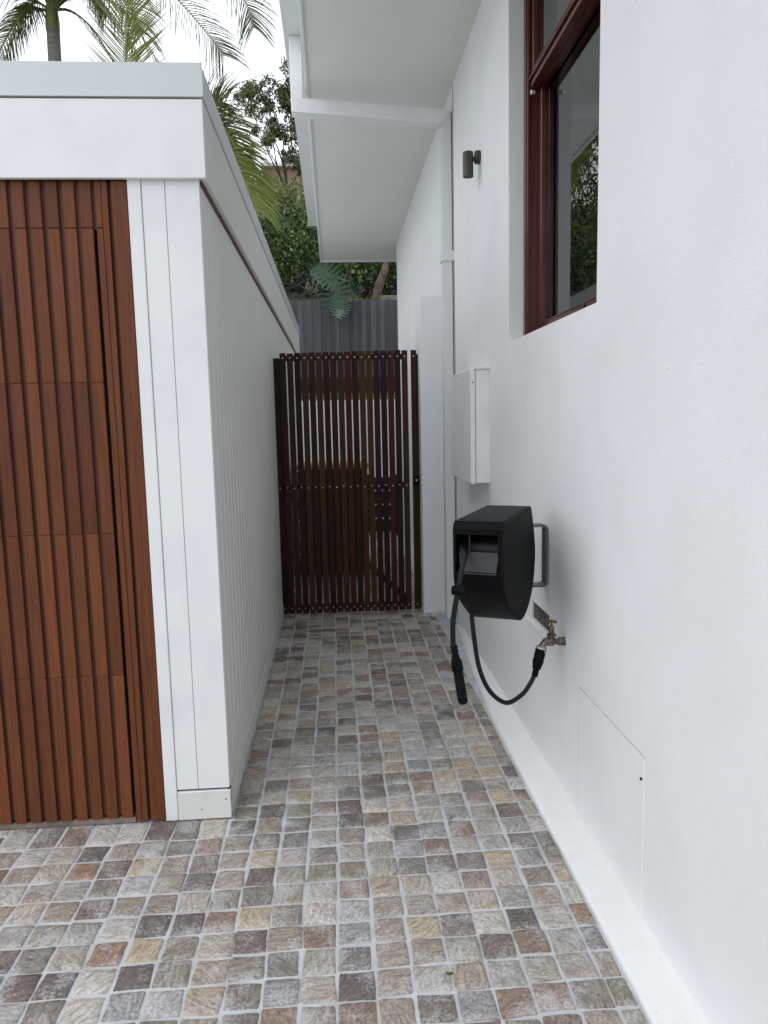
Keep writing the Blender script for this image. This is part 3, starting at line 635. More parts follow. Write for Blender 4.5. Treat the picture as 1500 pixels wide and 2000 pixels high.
mb = MB(); mb.tube([bc-ax*.020, bc-ax*.018, bc-ax*.010, bc+ax*.008, bc+ax*.022, bc+ax*.026], [.013, .0165, .015, .0185, .019, .010], 18); stp = mb.build('hose_stop', M['plastic'], reel, smooth=True)
mb = MB(); mb.tube([bc-ax*.0215, bc-ax*.0195], .010, 14); mb.build('stop_bore', M['dark'], stp)
nz = thing('hose_nozzle', 'black hand nozzle hanging at the end of the reel hose', 'hose nozzle', (.39, 2.35, .54))
na, nb = Vector((.376, 2.352, .752)), Vector((.408, 2.36, .546)); P = [na.lerp(nb, t) for t in (0, .04, .07, .11, .14, .18, .21, .30, .42, .44)]
mb = MB(); mb.tube(P, [.011, .0135, .0105, .0135, .0105, .0135, .013, .0195, .0205, .0175], 16); mb.build('coupling', M['plastic'], nz, smooth=True)
P = [na.lerp(nb, t) for t in (.44, .5, .9, .97, 1)]
mb = MB(); mb.tube(P, [.0165, .0165, .0175, .0168, .013], 18); mb.build('barrel', M['plastic2'], nz, smooth=True)
nd = (nb-na).normalized(); q = na.lerp(nb, .80); sd_ = Vector((1, 0, 0)).cross(nd).normalized(); sd_ = sd_ if sd_.y < 0 else -sd_
mb = MB(); mb.tube([q+sd_*.0165-nd*.012, q+sd_*.0195, q+sd_*.0165+nd*.014], [.006, .009, .006], 10); mb.build('trigger_button', M['plastic'], nz, smooth=True)
mb = MB(); q = na.lerp(nb, .86); mb.tube([q-nd*.001, q+nd*.001], .0182, 18); mb.build('ring', M['roller'], nz, smooth=True)

# ------------------------------------------------------------------ tap
tap = thing('garden_tap', 'weathered brass garden tap on the white wall feeding the hose reel', 'tap', (WX, 2.675, .62))
ty, tz = 2.675, .647
mb = MB(); mb.tube([(WX+.001, ty, tz), (WX-.002, ty, tz)], .0205, 22); mb.build('wall_plate', M['white'], tap, smooth=True)
mb = MB(); mb.tube([(WX-.002, ty, tz), (WX-.006, ty, tz), (WX-.008, ty, tz), (WX-.028, ty, tz), (WX-.030, ty, tz), (.812, ty, tz)], [.0175, .0175, .0155, .0155, .012, .011], 16); mb.build('inlet', M['brass'], tap, smooth=True)
mb = MB(); mb.tube(spline([(.824, ty, tz+.001), (.812, ty, tz), (.798, ty, tz+.002), (.786, ty, tz+.001), (.776, ty-.001, tz-.006), (.768, ty-.003, tz-.018)], 4), [.011]*4+[.0175]*4+[.0185]*3+[.015]*4+[.0125]*6, 16); mb.build('body', M['brass'], tap, smooth=True)
mb = MB(); hx = .806; mb.tube([(hx, ty, tz+.008), (hx, ty, tz+.020), (hx, ty, tz+.022), (hx, ty, tz+.028), (hx, ty, tz+.031), (hx, ty, tz+.034)], [.014, .0135, .0185, .0185, .015, .011], 12)
mb.tube([(hx, ty, tz+.034), (hx, ty, tz+.058), (hx, ty, tz+.061)], [.0105, .0105, .0075], 8); mb.build('bonnet', M['brass'], tap, smooth=True)
mb = MB(); mb.tube([(hx, ty, tz+.060), (hx, ty, tz+.076)], .005, 10); d = Vector((.8, -.6, 0)); c = Vector((hx, ty, tz+.080))
mb.tube([c-d*.020, c-d*.016, c-d*.012, c-d*.006, c, c+d*.006, c+d*.012, c+d*.016, c+d*.020], [.003, .0065, .005, .0045, .0085, .0045, .005, .0065, .003], 12); mb.build('handle', M['handle'], tap, smooth=True)
a, b = Vector((.7665, ty-.003, .629)), Vector((.763, ty-.004, .612)); mb = MB(); mb.tube([a+(a-b)*.35, a, b], [.014, .0205, .0215], 20); mb.build('collar', M['silver'], tap, smooth=True)

# ------------------------------------------------------------------ small leaf on the paving
mb = MB(); V = []; c = Vector((.268, 1.80, .012))
for a in range(10):
    q = 2*pi*a/10; V.append((c.x+.011*cos(q), c.y+.006*sin(q), c.z+.002*cos(2*q)))
mb.add(V, [tuple(range(10))]); o = mb.build('fallen_leaf', M['lf_palm']); o['label'] = 'small olive fallen leaf lying on a paving stone in the foreground'; o['category'] = 'leaf'
a = o.data.attributes.new('tone', 'FLOAT', 'POINT'); a.data.foreach_set('value', [.5]*10)

# ------------------------------------------------------------------ behind the gate
mb = MB(); mb.box(-4.5, 5, 11.30, 11.46, -.02, 1.83, .004); o = mb.build('retaining_wall', M['white']); o['label'] = 'white rendered garden retaining wall seen through the gate slats'; o['category'] = 'wall'
mb = MB(); mb.add([(-30, 11.45, 1.78), (30, 11.45, 1.78), (30, 11.74, 1.84), (-30, 11.74, 1.84)], [(0,1,2,3)]); mb.add([(-30, 11.79, 2.14), (30, 11.79, 2.14), (30, 12.1, 2.2), (-30, 12.1, 2.2)], [(0,1,2,3)]); mb.build('terrace', M['soil'], kind='structure', fix=False)
mb = MB(); mb.box(-4.5, 5, 11.74, 11.79, 1.80, 2.19, .004); o = mb.build('sleeper_edging', M['sleeper']); o['label'] = 'dark timber sleeper edging above the white retaining wall'; o['category'] = 'edging'
# ground cover on the wall
n = 5200; px = rng.uniform(-2.5, 3, n); py = rng.uniform(11.46, 11.72, n); b0 = np.c_[px, py, 1.80+0*px]; ang = rng.uniform(0, 2*pi, n); h = rng.uniform(.07, .17, n)
tip = b0+np.c_[cos_(ang)*h*.5, sin_(ang)*h*.5, h] if False else b0+np.c_[np.cos(ang)*h*.5, np.sin(ang)*h*.5, h]
sd2 = np.c_[-np.sin(ang), np.cos(ang), 0*ang]*.006; V = np.stack([b0-sd2, b0+sd2, tip+sd2*.2, tip-sd2*.2], 1).reshape(-1, 3)
o = npmesh('ground_cover', V, np.arange(n*4).reshape(-1, 4), M['lf_grass'], tone=np.repeat(rng.random(n), 4), kind='stuff'); o['label'] = 'pale green strappy ground cover growing along the top of the retaining wall'; o['category'] = 'ground cover'
# bench behind the gate
bench = thing('timber_bench', 'dark slatted timber bench with golden top standing behind the gate', 'bench', (-.03, 7.3, 0))
for k in range(5):
    mb = MB(); mb.box(-.372, .315, 7.0+k*.118, 7.112+k*.118, 1.052, 1.100, .004); mb.build('top_board', M['timberyel'], bench)
mb = MB(); mb.box(-.36, .30, 7.03, 7.56, .06, 1.050, .004); mb.build('cabinet', M['sleeper'], bench)
for k in range(6):
    mb = MB(); mb.box(-.365, .305, 7.006, 7.029, .09+k*.160, .235+k*.160, .003); mb.build('front_board', M['sleeper'], bench)
for x in (-.35, .25):
    for y in (7.04, 7.50):
        mb = MB(); mb.box(x, x+.04, y, y+.04, .0, .06); mb.build('leg', M['sleeper'], bench)
crate = thing('timber_crate', 'dark slatted timber crate by the far wall behind the gate', 'crate', (.62, 9.7, 0))
for k in range(4):
    mb = MB(); mb.box(.40, .84, 9.56, 9.585, .05+k*.185, .215+k*.185, .003); mb.build('slat', M['sleeper'], crate)
    for s in (.40, .815):
        mb = MB(); mb.box(s, s+.025, 9.587, 9.90, .05+k*.185, .215+k*.185, .003); mb.build('slat', M['sleeper'], crate)
for x in (.425, .775):
    for y in (9.586, 9.86):
        mb = MB(); mb.box(x, x+.04, y, y+.04, 0, .79); mb.build('post', M['sleeper'], crate)

# fence
fen = thing('paling_fence', 'dark grey timber paling fence on the terrace below the shrubs', 'fence', (0, 12, 2.1))
x = -3.2; k = 0; jr = random.Random(9)
while x < 3.8:
    wd = jr.uniform(.074, .084); y = 12.0 if k % 2 else 12.016
    mb = MB(); mb.box(x, x+wd, y, y+.014, 2.12, 3.425+jr.uniform(-.004, .004), .0015); mb.build('paling', M['fence'], fen); x += wd-.006 if k % 2 else wd-.006; k += 1
for z in (2.4, 3.15):
    mb = MB(); mb.box(-3.2, 3.8, 12.028, 12.07, z, z+.07); mb.build('rail', M['fence'], fen)

# ------------------------------------------------------------------ hillside
hx = np.linspace(-45, 45, 46); hy = np.array([12.08, 12.5, 13.5, 16, 20, 25, 30, 36, 45, 60, 80, 120]); hz = np.array([3.30, 3.36, 3.45, 4.2, 5.2, 6.8, 8.6, 11, 14.2, 18, 22, 26])
V = [(x, y, z+.15*sin(x*.7+y)+(.12*sin(x*2.1) if y > 14 else 0) - (.15*sin(x*.7+y) if y < 14 else 0)) for y, z in zip(hy, hz) for x in hx]; nx = len(hx)
F = [(r*nx+i, r*nx+i+1, (r+1)*nx+i+1, (r+1)*nx+i) for r in range(len(hy)-1) for i in range(nx-1)]
M['hill'] = mat('leaf_litter_slope', (.030, .036, .016), .95, vary=(1.2, (.05, .06, .022), .4, .6), bump=(5, 1))
npmesh('hillside', V, F, M['hill'], kind='structure', smooth=True)

# ------------------------------------------------------------------ foliage helpers
def leaves(name, P, L0, W0, m, parent, tone=None, kind=None, droop=.3, up=.4):
    n = len(P); L_ = L0*rng.uniform(.65, 1.25, n); W_ = W0*rng.uniform(.7, 1.2, n)
    d = rng.normal(size=(n, 3)); d[:, 2] -= droop; d /= np.linalg.norm(d, axis=1)[:, None]
    q = rng.normal(size=(n, 3)); q[:, 2] += up*2; s = np.cross(d, q); s /= np.linalg.norm(s, axis=1)[:, None]; nn = np.cross(s, d)
    a = P; tip = P+d*L_[:, None]; mid = P+d*(L_*.45)[:, None]-nn*(W_*.18)[:, None]
    V = np.stack([a, mid+s*(W_*.5)[:, None], tip, mid-s*(W_*.5)[:, None]], 1).reshape(-1, 3)
    t = rng.random(n) if tone is None else tone
    return npmesh(name, V, np.arange(n*4).reshape(-1, 4), m, parent, tone=np.repeat(t, 4), kind=kind)
def clump(centres, radii, per, squash=.75, shell=.55):
    out = []; tn = []
    for (c, r) in zip(centres, radii):
        k = int(per*(r**2)); v = rng.normal(size=(k, 3)); v /= np.linalg.norm(v, axis=1)[:, None]; rad = r*(shell+(1-shell)*rng.random(k)**.6)*(1+.25*rng.normal(size=k)*.5)
        p = v*rad[:, None]; p[:, 2] *= squash; out.append(p+np.array(c)); tn.append(np.clip(.5+.28*rng.normal(size=k)+.06*rng.normal(), 0, 1))
    return np.vstack(out), np.concatenate(tn)
def branches(base, ends, r0, m, parent, seed=0, nm='branch', wob=.12):
    rr = random.Random(seed); mb = MB(); base = Vector(base)
    for e in ends:
        e = Vector(e); d = e-base; k = 6; pts = []
        for i in range(k+1):
            t = i/k; w = d.length*wob*sin(pi*t); pts.append(base+d*t+Vector((rr.uniform(-1, 1)*w*.4, rr.uniform(-1, 1)*w*.4, w*.5*rr.uniform(-.5, 1))))
        mb.tube(pts, [max(r0*(1-t/k*.8), r0*.15) for t in range(k+1)], 5, caps=False)
        for q in range(3):
            a = pts[rr.randint(2, k-1)]; b = a+Vector((rr.uniform(-1, 1), rr.uniform(-1, 1), rr.uniform(-.2, 1)))*d.length*.28; mb.tube([a, (a+b)/2+Vector((0, 0, .03)), b], [r0*.35, r0*.25, r0*.1], 4, caps=False)
    return mb.build(nm, m, parent, fix=False)
def shrub(name, label, cat, base, centres, radii, per, leafm, L0, W0, r0=.03, group=None, seed=1, barkm='twig', droop=.3):
    t = thing(name, label, cat, base, group); P, tn = clump(centres, radii, per); leaves('crown', P, L0, W0, M[leafm], t, tn, droop=droop)
    branches(base, [tuple(np.array(c)+[0, 0, -.1*r]) for c, r in zip(centres, radii)], r0, M[barkm], t, seed, 'trunk'); return t
J = lambda c, s: tuple(np.array(c)+rng.normal(size=3)*s)

# glossy fig hedge behind the fence
shrub('fig_shrub', 'dark glossy leaved shrub spilling above the fence beside the garage roof', 'shrub', (-1.2, 13.6, 3.3),
      [(-1.45, 13.5, 4.7), (-1.0, 13.4, 4.55), (-.55, 13.3, 4.50), (-.15, 13.3, 4.45), (-1.2, 13.6, 5.0), (-.7, 13.6, 4.95), (-.35, 13.5, 4.75), (-1.7, 13.8, 4.2), (-.95, 13.3, 4.15), (.05, 13.5, 4.85), (-2.3, 13.8, 4.6), (-2.9, 14, 4.3), (-.3, 13.7, 5.3), (.3, 13.8, 5.4)],
      [.42, .42, .4, .36, .42, .42, .35, .5, .33, .4, .5, .5, .4, .45], 2600, 'lf_fig', .085, .050, .03, seed=2)
shrub('broadleaf_shrub', 'broad leaved dark shrub framed between the eave and the fence', 'shrub', (.55, 13.9, 3.3),
      [(.35, 13.4, 4.35), (.70, 13.3, 4.30), (1.05, 13.3, 4.25), (1.4, 13.4, 4.2), (.5, 13.6, 4.7), (1.0, 13.6, 4.7), (1.5, 13.6, 4.8), (.15, 13.4, 4.15), (.42, 13.1, 3.98), (1.25, 13.2, 3.98)],
      [.36, .34, .34, .4, .4, .45, .45, .25, .2, .2], 1500, 'lf_fig', .11, .075, .03, seed=3)
shrub('pale_shrub', 'yellowish green small leaved tree rising behind the dark shrubs', 'tree', (-.9, 17, 3.8),
      [(-1.5, 16.6, 6.50), (-1.15, 16.6, 6.50), (-.7, 16.4, 6.38), (-.2, 16.4, 6.35), (-1.1, 16.4, 6.15), (-.6, 16.2, 6.1), (-.25, 16.2, 5.85), (-1.35, 16.4, 5.8), (-.9, 16.2, 5.7), (-.5, 16.0, 5.55), (.1, 16.4, 6.2), (.3, 16.5, 6.1), (-1.65, 16.8, 6.2), (-1.3, 16.9, 6.75), (-.1, 16.2, 5.45)],
      [.40, .36, .38, .38, .40, .42, .36, .40, .42, .38, .4, .4, .40, .24, .4], 3000, 'lf_light', .085, .032, .035, seed=4)
# dark understorey
cs = []; rd = []
for k in range(34):
    cs.append((rng.uniform(-4.8, 4.5), rng.uniform(14.8, 16.2), rng.uniform(3.5, 4.9))); rd.append(rng.uniform(.5, .8))
P, tn = clump(cs, rd, 700, .8, .3); o = leaves('understorey', P, .13, .06, M['lf_dark'], None, tn, kind='stuff'); o['label'] = 'dense dark understorey filling the slope behind the shrubs'; o['category'] = 'undergrowth'
cs = []; rd = []
for k in range(60):
    y = rng.uniform(18, 30); cs.append((rng.uniform(-9, 9), y, np.interp(y, hy, hz)+rng.uniform(.2, 1.0))); rd.append(rng.uniform(.8, 1.4))
P, tn = clump(cs, rd, 260, .8, .3); o = leaves('hillside_scrub', P, .22, .09, M['lf_light'], None, tn*.6, kind='stuff'); o['label'] = 'green scrub covering the hillside behind the garden'; o['category'] = 'undergrowth'
# trees left of the palms, hidden by the garage from here, mirrored in the window
for (nm, lb, bx, by, hh, mt) in (('bushy_tree', 'bushy dark tree behind the garage roof left of the palms', -5.4, 16.5, 8.6, 'lf_fig'), ('bushy_tree', 'bushy dark tree farthest left behind the garage', -8.8, 18.5, 10.2, 'lf_fig')):
    cs = []; rd = []
    for k in range(34): cs.append((bx+rng.uniform(-1.5, 1.3), by+rng.uniform(-1.4, 1.4), rng.uniform(3.6, hh-.6))); rd.append(rng.uniform(.5, .9))
    shrub(nm, lb, 'tree', (bx, by, 3.4), cs, rd, 520, mt, .15, .07, .07, seed=int(-bx*7), barkm='bark', group='dark trees behind the garage')

# trunk and stones on the bed behind the fence
tr = thing('leaning_tree', 'thick leaning brown tree stump with small green crown above the fence by the house', 'tree', (.80, 12.95, 3.35))
mb = MB(); mb.tube(spline([(.76, 12.9, 3.3), (.79, 12.9, 3.62), (.86, 12.9, 3.86), (.95, 12.95, 4.08), (1.02, 13.0, 4.45)], 4), [.085]*5+[.078]*4+[.070]*4+[.06]*4, 12); mb.build('trunk', M['bark'], tr, smooth=True, fix=False)
P, tn = clump([(1.1, 13.1, 4.75), (.85, 13.2, 4.85)], [.35, .3], 1200); leaves('crown', P, .09, .05, M['lf_fig'], tr, tn)
mb = MB(); mb.box(.82, 1.10, 12.2, 12.34, 3.36, 3.525, .012); o = mb.build('concrete_block', M['conc']); o['label'] = 'weathered brown concrete block sitting behind the fence beside the tree trunk'; o['category'] = 'block'
def rock(x, y, z, r, lb):
    bm = bmesh.new(); bmesh.ops.create_icosphere(bm, subdivisions=2, radius=r); q = random.Random(int(x*100))
    for v in bm.verts: v.co *= q.uniform(.78, 1.15); v.co.z *= .6
    me = bpy.data.meshes.new('rock'); bm.to_mesh(me); bm.free(); me.materials.append(M['conc']); o = bpy.data.objects.new('rock', me); COL.objects.link(o); o.location = (x, y, z); o['label'] = lb; o['category'] = 'rock'; o['group'] = 'rocks behind the fence'
rock(.46, 12.3, 3.43, .085, 'brown garden rock left of the leaning trunk, behind the fence'); rock(.62, 12.34, 3.42, .07, 'smaller brown rock right beside the leaning tree trunk')
P = np.c_[rng.uniform(.3, .85, 260), rng.uniform(12.2, 12.6, 260), np.full(260, 3.40)]
o = leaves('low_weeds', P, .13, .03, M['lf_light'], None, kind='stuff', droop=-1.4); o['label'] = 'low green weeds around the rocks behind the fence'; o['category'] = 'weeds'
# bare vines
mb = MB(); q = random.Random(11)
for k in range(6):
    a = Vector((q.uniform(-1.2, -.3), 12.7, q.uniform(3.5, 4.1))); pts = [a]
    d = Vector((q.uniform(.3, 1), 0, q.uniform(-.5, .5)))
    for i in range(7): d += Vector((q.uniform(-.3, .3), q.uniform(-.1, .1), q.uniform(-.35, .4))); pts.append(pts[-1]+d*.12)
    mb.tube(pts, .006, 4, caps=False)
for (x, s) in ((.30, .05), (.36, -.03)): mb.tube([(x, 12.7, 3.4), (x+s, 12.7, 3.8), (x-s, 12.75, 4.2)], .007, 4, caps=False)
o = mb.build('bare_vine', M['bark'], fix=False, kind='stuff'); o['label'] = 'tangle of bare brown vines hanging in front of the dark hedge'; o['category'] = 'vine'

# monstera
mon = thing('monstera', 'monstera with large split leaves hanging over the grey fence', 'plant', (.1, 12.2, 3.4))
def mon_leaf(c, ln, rot, pitch, yawd, tone):
    """leaf in its own plane: y along midrib (tip at +y); fingers each side"""
    Rm = Matrix.Rotation(yawd, 3, 'Z')@Matrix.Rotation(pitch, 3, 'X')@Matrix.Rotation(rot, 3, 'Y')
    V = []; F = []; T = []
    def P(x, y, bend): 
        z = -.35*x*x*2.2-.12*y*y+bend; v = Rm@Vector((x*ln, z*ln*.8, y*ln)); return (c[0]+v.x, c[1]-v.y*-1, c[2]+v.z)
    nf = 8
    for s in (-1, 1):
        # outer contour of the heart shaped half: x as a function of the position along the rib
        def wid(t): return .50*max(0, sin(pi*min(1, max(0, (t+.50)/1.06))**.80))**.75
        ks = []
        for k in range(nf):
            ta, tb = -.50+k*.128, -.50+(k+1)*.128
            for j, e in ((0, .10), (1, .5), (2, .90)):
                t = ta+(tb-ta)*e; ks.append((t, k, j))
        prev = None; inn = .30
        for (t, k, j) in ks:
            w_ = max(.03, wid(t)); sw = -.09+.30*(k/nf)
            a = len(V); V += [P(s*.006, t, .0), P(s*w_*inn, t+sw*.35, .004*(j-1)**2+.004)]; T += [tone, tone]
            if prev is not None: F.append((prev, prev+1, a+1, a))
            prev = a
        for k in range(nf):
            ta, tb = -.50+k*.128, -.50+(k+1)*.128; pr = None; sw = -.09+.30*(k/nf)
            for i in range(4):
                f = i/3; e = .13+.04*f+.13*f*f; t0, t1 = ta+(tb-ta)*e, tb-(tb-ta)*e; tm = (ta+tb)/2; w_ = max(.04, wid(tm)); x = w_*(inn+(1-inn)*f*1.02)
                if i == 0: xa, xb = max(.03, wid(t0))*inn, max(.03, wid(t1))*inn
                else: xa = xb = x
                sg = sw*(.35+.65*f); a = len(V); V += [P(s*xa, t0+sg, .004-.02*f*f), P(s*xb, t1+sg, .004-.02*f*f)]; T += [tone+.05*f]*2
                if pr is not None: F.append((pr, pr+1, a+1, a))
                pr = a
    # midrib
    a = len(V); V += [P(-.012, -.50, .012), P(.012, -.50, .012), P(.006, .56, .012), P(-.006, .56, .012)]; T += [1.0]*4; F.append((a, a+1, a+2, a+3))
    npmesh('leaf', V, F, M['lf_mon'], mon, tone=np.clip(T, 0, 1))
for (c, ln, rot, pit, yw, tn) in (((-.03, 11.80, 3.74), .46, R(138), R(-12), R(8), .55), ((.09, 11.76, 3.47), .50, R(176), R(-8), R(-10), .4), ((.15, 11.72, 3.25), .36, R(190), R(-35), R(0), .7),
      ((.28, 11.88, 3.54), .38, R(125), R(-15), R(-25), .12), ((-.16, 12.0, 3.88), .32, R(80), R(-20), R(15), .2)):
    mon_leaf(c, ln, rot, pit, yw, tn)
mb = MB()
for c in ((-.02, 11.9, 3.9), (.10, 11.86, 3.66), (.13, 11.82, 3.42), (.33, 11.95, 3.70)): mb.tube(spline([(.1, 12.3, 3.35), (.08, 12.1, 3.75), c], 5), .012, 6, caps=False)
mb.build('stem', M['shaft'], mon, smooth=True, fix=False)

# gum tree up the hill
gum = thing('gum_tree', 'tall open gum tree with clumped olive foliage against the white sky', 'tree', (-2.0, 41, 11.5))
gc = [(-3.98,40,18.3),(-3.2,40,18.0),(-2.4,40.3,18.65),(-1.5,40,19.0),(-1.9,40.4,17.8),(-3.5,39.7,17.4),(-2.74,40.2,17.0),(-1.3,40,16.6),(-3.04,40,16.0),(-2.25,40,16.2),(-1.2,40.5,15.95),(-4.35,40.2,18.15),(-1.75,40,14.9),(-1.2,40,14.7),(-.8,40.4,19.4),(-2.0,41,15.6),(-2.9,40.5,17.8),(-.6,40,17.6),(-.3,41,18.6),(.4,40.5,17),(.8,41,18.6),(0,41,15.6),(1.8,41,17.5),(-2.0,40,18.2),(-3.7,40.5,16.6),(-1.6,39.6,16.9),(-.9,40.2,15.3),(1.2,40.6,20),(-3.55,40,18.4),(-2.65,40,16.45)]
gr = [.42,.5,.5,.6,.45,.42,.36,.5,.46,.42,.45,.3,.36,.42,.6,.3,.38,.6,.7,.7,.7,.6,.8,.42,.28,.34,.3,.7,.42,.4]
cc = []; cr = []
for c, r in zip(gc, gr):
    for k in range(9): cc.append(tuple(np.array(c)+rng.normal(size=3)*np.array([.60, .8, .40])*r)); cr.append(r*rng.uniform(.40, .75))
P, tn = clump(cc, cr, 800, .8, .15); leaves('crown', P, .20, .075, M['lf_euc'], gum, tn, droop=.8)
mb = MB(); q = random.Random(4); fork = Vector((-2.1, 40.5, 13.6))
mb.tube([(-2.0, 41, 11.4), (-2.1, 40.8, 12.6), fork], [.16, .13, .10], 8, caps=False)
limbs = []
for gi, c in enumerate(gc):
    c = Vector(c)
    if gi % 4 == 0 or not limbs:
        mid = fork.lerp(c, .5)+Vector((q.uniform(-.3, .3), 0, q.uniform(.0, .5))); L4 = spline([fork, fork.lerp(mid, .5)+Vector((q.uniform(-.2, .2), 0, 0)), mid, c], 4); limbs.append(L4)
        mb.tube(L4, [.05-.036*i/(len(L4)-1) for i in range(len(L4))], 5, caps=False)
for gi, c in enumerate(gc):
    c = Vector(c); nearest = min((p for l in limbs for p in l[3:]), key=lambda p: (p-c).length); mid = nearest.lerp(c, .6)+Vector((q.uniform(-.2, .2), 0, q.uniform(-.1, .2)))
    mb.tube([nearest, mid, c], [.022, .016, .008], 4, caps=False)
    for _ in range(4):
        b = c+Vector((q.uniform(-.6, .6), q.uniform(-.3, .3), q.uniform(-.3, .5))); mb.tube([mid.lerp(c, .4), b], [.02, .008], 4, caps=False)
mb.build('trunk', M['twig'], gum, fix=False)
# lower gum foliage right
# distant house
hs = thing('distant_house', 'distant tan walled house with pale fascia up on the hill', 'house', (-1.0, 48, 13.5))
mb = MB(); mb.box(-3.6, 4, 46, 52, 12.0, 16.55); mb.build('wall', M['tanwall'], hs)
mb = MB(); mb.box(-3.9, 4.3, 45.6, 52.4, 16.56, 16.74); mb.build('roof', M['white'], hs)
mb = MB(); mb.box(-1.35, -.1, 45.95, 45.99, 14.9, 16.0); wn = mb.build('window', M['white'], hs)
mb = MB(); mb.box(-1.25, -.2, 45.92, 45.945, 15.0, 15.9); mb.build('pane', M['cap'], wn)

# ------------------------------------------------------------------ palms
def frond(par, pts, ll, spread=1.0, droop=.5, dens=46, wd=.028, tone=.4, taper0=.12, seed=0, sidev=None, r0=.022):
    rr = np.random.default_rng(seed); S = spline(pts, 10); n = len(S); V = []; F = []; T = []
    def at(t):
        f = t*(n-1); i = min(int(f), n-2); return S[i].lerp(S[i+1], f-i), (S[i+1]-S[i]).normalized()
    for k in range(dens):
        t = taper0+(1-taper0)*(k+.5)/dens; p, d = at(t); up = Vector((0, 0, 1))
        sv = d.cross(up if sidev is None else sidev); sv = sv.normalized() if sv.length > .05 else Vector((1, 0, 0))
        L_ = ll*(.42+.75*sin(pi*min(1, (t*.72+.12)))**.7)*rr.uniform(.9, 1.08)
        for s in (-1, 1):
            a = (sv*s*spread+d*(.55+.75*t)+Vector(rr.normal(size=3))*.07).normalized(); q = p.copy(); pr = None; m_ = 4
            tt = min(1, max(0, tone+rr.normal()*.12))
            for i in range(m_+1):
                f = i/m_; w_ = wd*.5*(1 if i < 2 else (1-f)*1.5+.08); wn = a.cross(up); wn = wn.normalized() if wn.length > .05 else sv; wn = (wn*.65+up*.5*s).normalized()
                if sidev is not None: wn = (a.cross(sidev).normalized()*.8+wn*.5).normalized()
                b = len(V); V += [q+wn*w_, q-wn*w_]; T += [tt]*2
                if pr is not None: F.append((pr, pr+1, b+1, b))
                pr = b; q = q+a*(L_/m_); a = (a+Vector((0, 0, -1))*droop*.45).normalized()
    o = npmesh('frond', [tuple(v) for v in V], F, M['lf_palm'], par, tone=T)
    mb = MB(); mb.tube(S, [r0*(1-.85*i/(n-1)) for i in range(n)], 6, caps=False); mb.build('rachis', M['shaft'], o, smooth=True, fix=False)
def arch(c, az, el, ln, sag, k=5):
    c = Vector(c); d = Vector((cos(az)*cos(el), sin(az)*cos(el), sin(el))); return [c+d*ln*t+Vector((0, 0, -sag*t*t*ln)) for t in [i/k for i in range(k+1)]]
# palm 1
p1 = thing('king_palm', 'tall palm with grey trunk and drooping fronds above the garage roof at left', 'palm tree', (-4.45, 13, -.02))
mb = MB(); mb.tube([(-4.45, 13, 0), (-4.40, 13, 3), (-4.36, 13, 6), (-4.33, 13, 7.86)], [.17, .13, .11, .100], 16, caps=False); mb.build('trunk', M['palmbark'], p1, smooth=True, fix=False)
mb = MB(); mb.tube([(-4.33, 13, 7.86), (-4.33, 13, 7.98), (-4.33, 13, 8.25), (-4.33, 13, 8.5)], [.104, .11, .085, .05], 14, caps=False); mb.build('crownshaft', M['shaft'], p1, smooth=True, fix=False)
c1 = (-4.33, 13, 8.15)
for i, (az, el, ln, sag, tn) in enumerate([(175, 50, 1.7, 1.75, .35), (150, 30, 1.9, .9, .2), (200, 38, 2.0, 1.1, .25), (10, 48, 2.4, 1.0, .3), (-20, 40, 2.1, 1.15, .25), (270, 55, 2.3, 1.0, .25), (315, 65, 2.6, .9, .3), (230, 62, 2.5, .9, .3), (120, 70, 2.6, .6, .2), (-5, 20, 1.0, 1.1, .2)]):
    frond(p1, arch(c1, R(az), R(el), ln, sag), (.50 if i != 9 else .22), droop=.9, tone=tn, seed=i, dens=50, wd=.019)
# palm 2: young palm hidden behind the roof, one upright frond showing
p2 = thing('young_palm', 'young palm with one upright green frond standing behind the garage roof', 'palm tree', (-2.8, 11.2, -.02))
mb = MB(); mb.tube([(-2.8, 11.2, 0), (-2.8, 11.2, 3.0), (-2.8, 11.2, 5.6)], [.10, .08, .06], 12, caps=False); mb.build('trunk', M['palmbark'], p2, smooth=True, fix=False)
frond(p2, [(-2.8, 11.2, 5.5), (-2.76, 11.1, 6.1), (-2.72, 11.0, 6.5), (-2.68, 11.0, 7.0), (-2.64, 11.0, 7.5), (-2.60, 11.0, 8.0)], .72, spread=.9, droop=-.05, dens=52, tone=.68, seed=31, sidev=Vector((0, 1, 0)), taper0=.2, wd=.018)
for i, (az, el, ln, sag) in enumerate([(175, 50, 1.6, .7), (15, 45, 1.5, .8), (215, 35, 1.5, .6), (300, 40, 1.5, .8), (100, 50, 1.6, .7)]): frond(p2, arch((-2.8, 11.2, 5.5), R(az), R(el), ln, sag), .42, tone=.55, seed=40+i, dens=30, droop=.6)
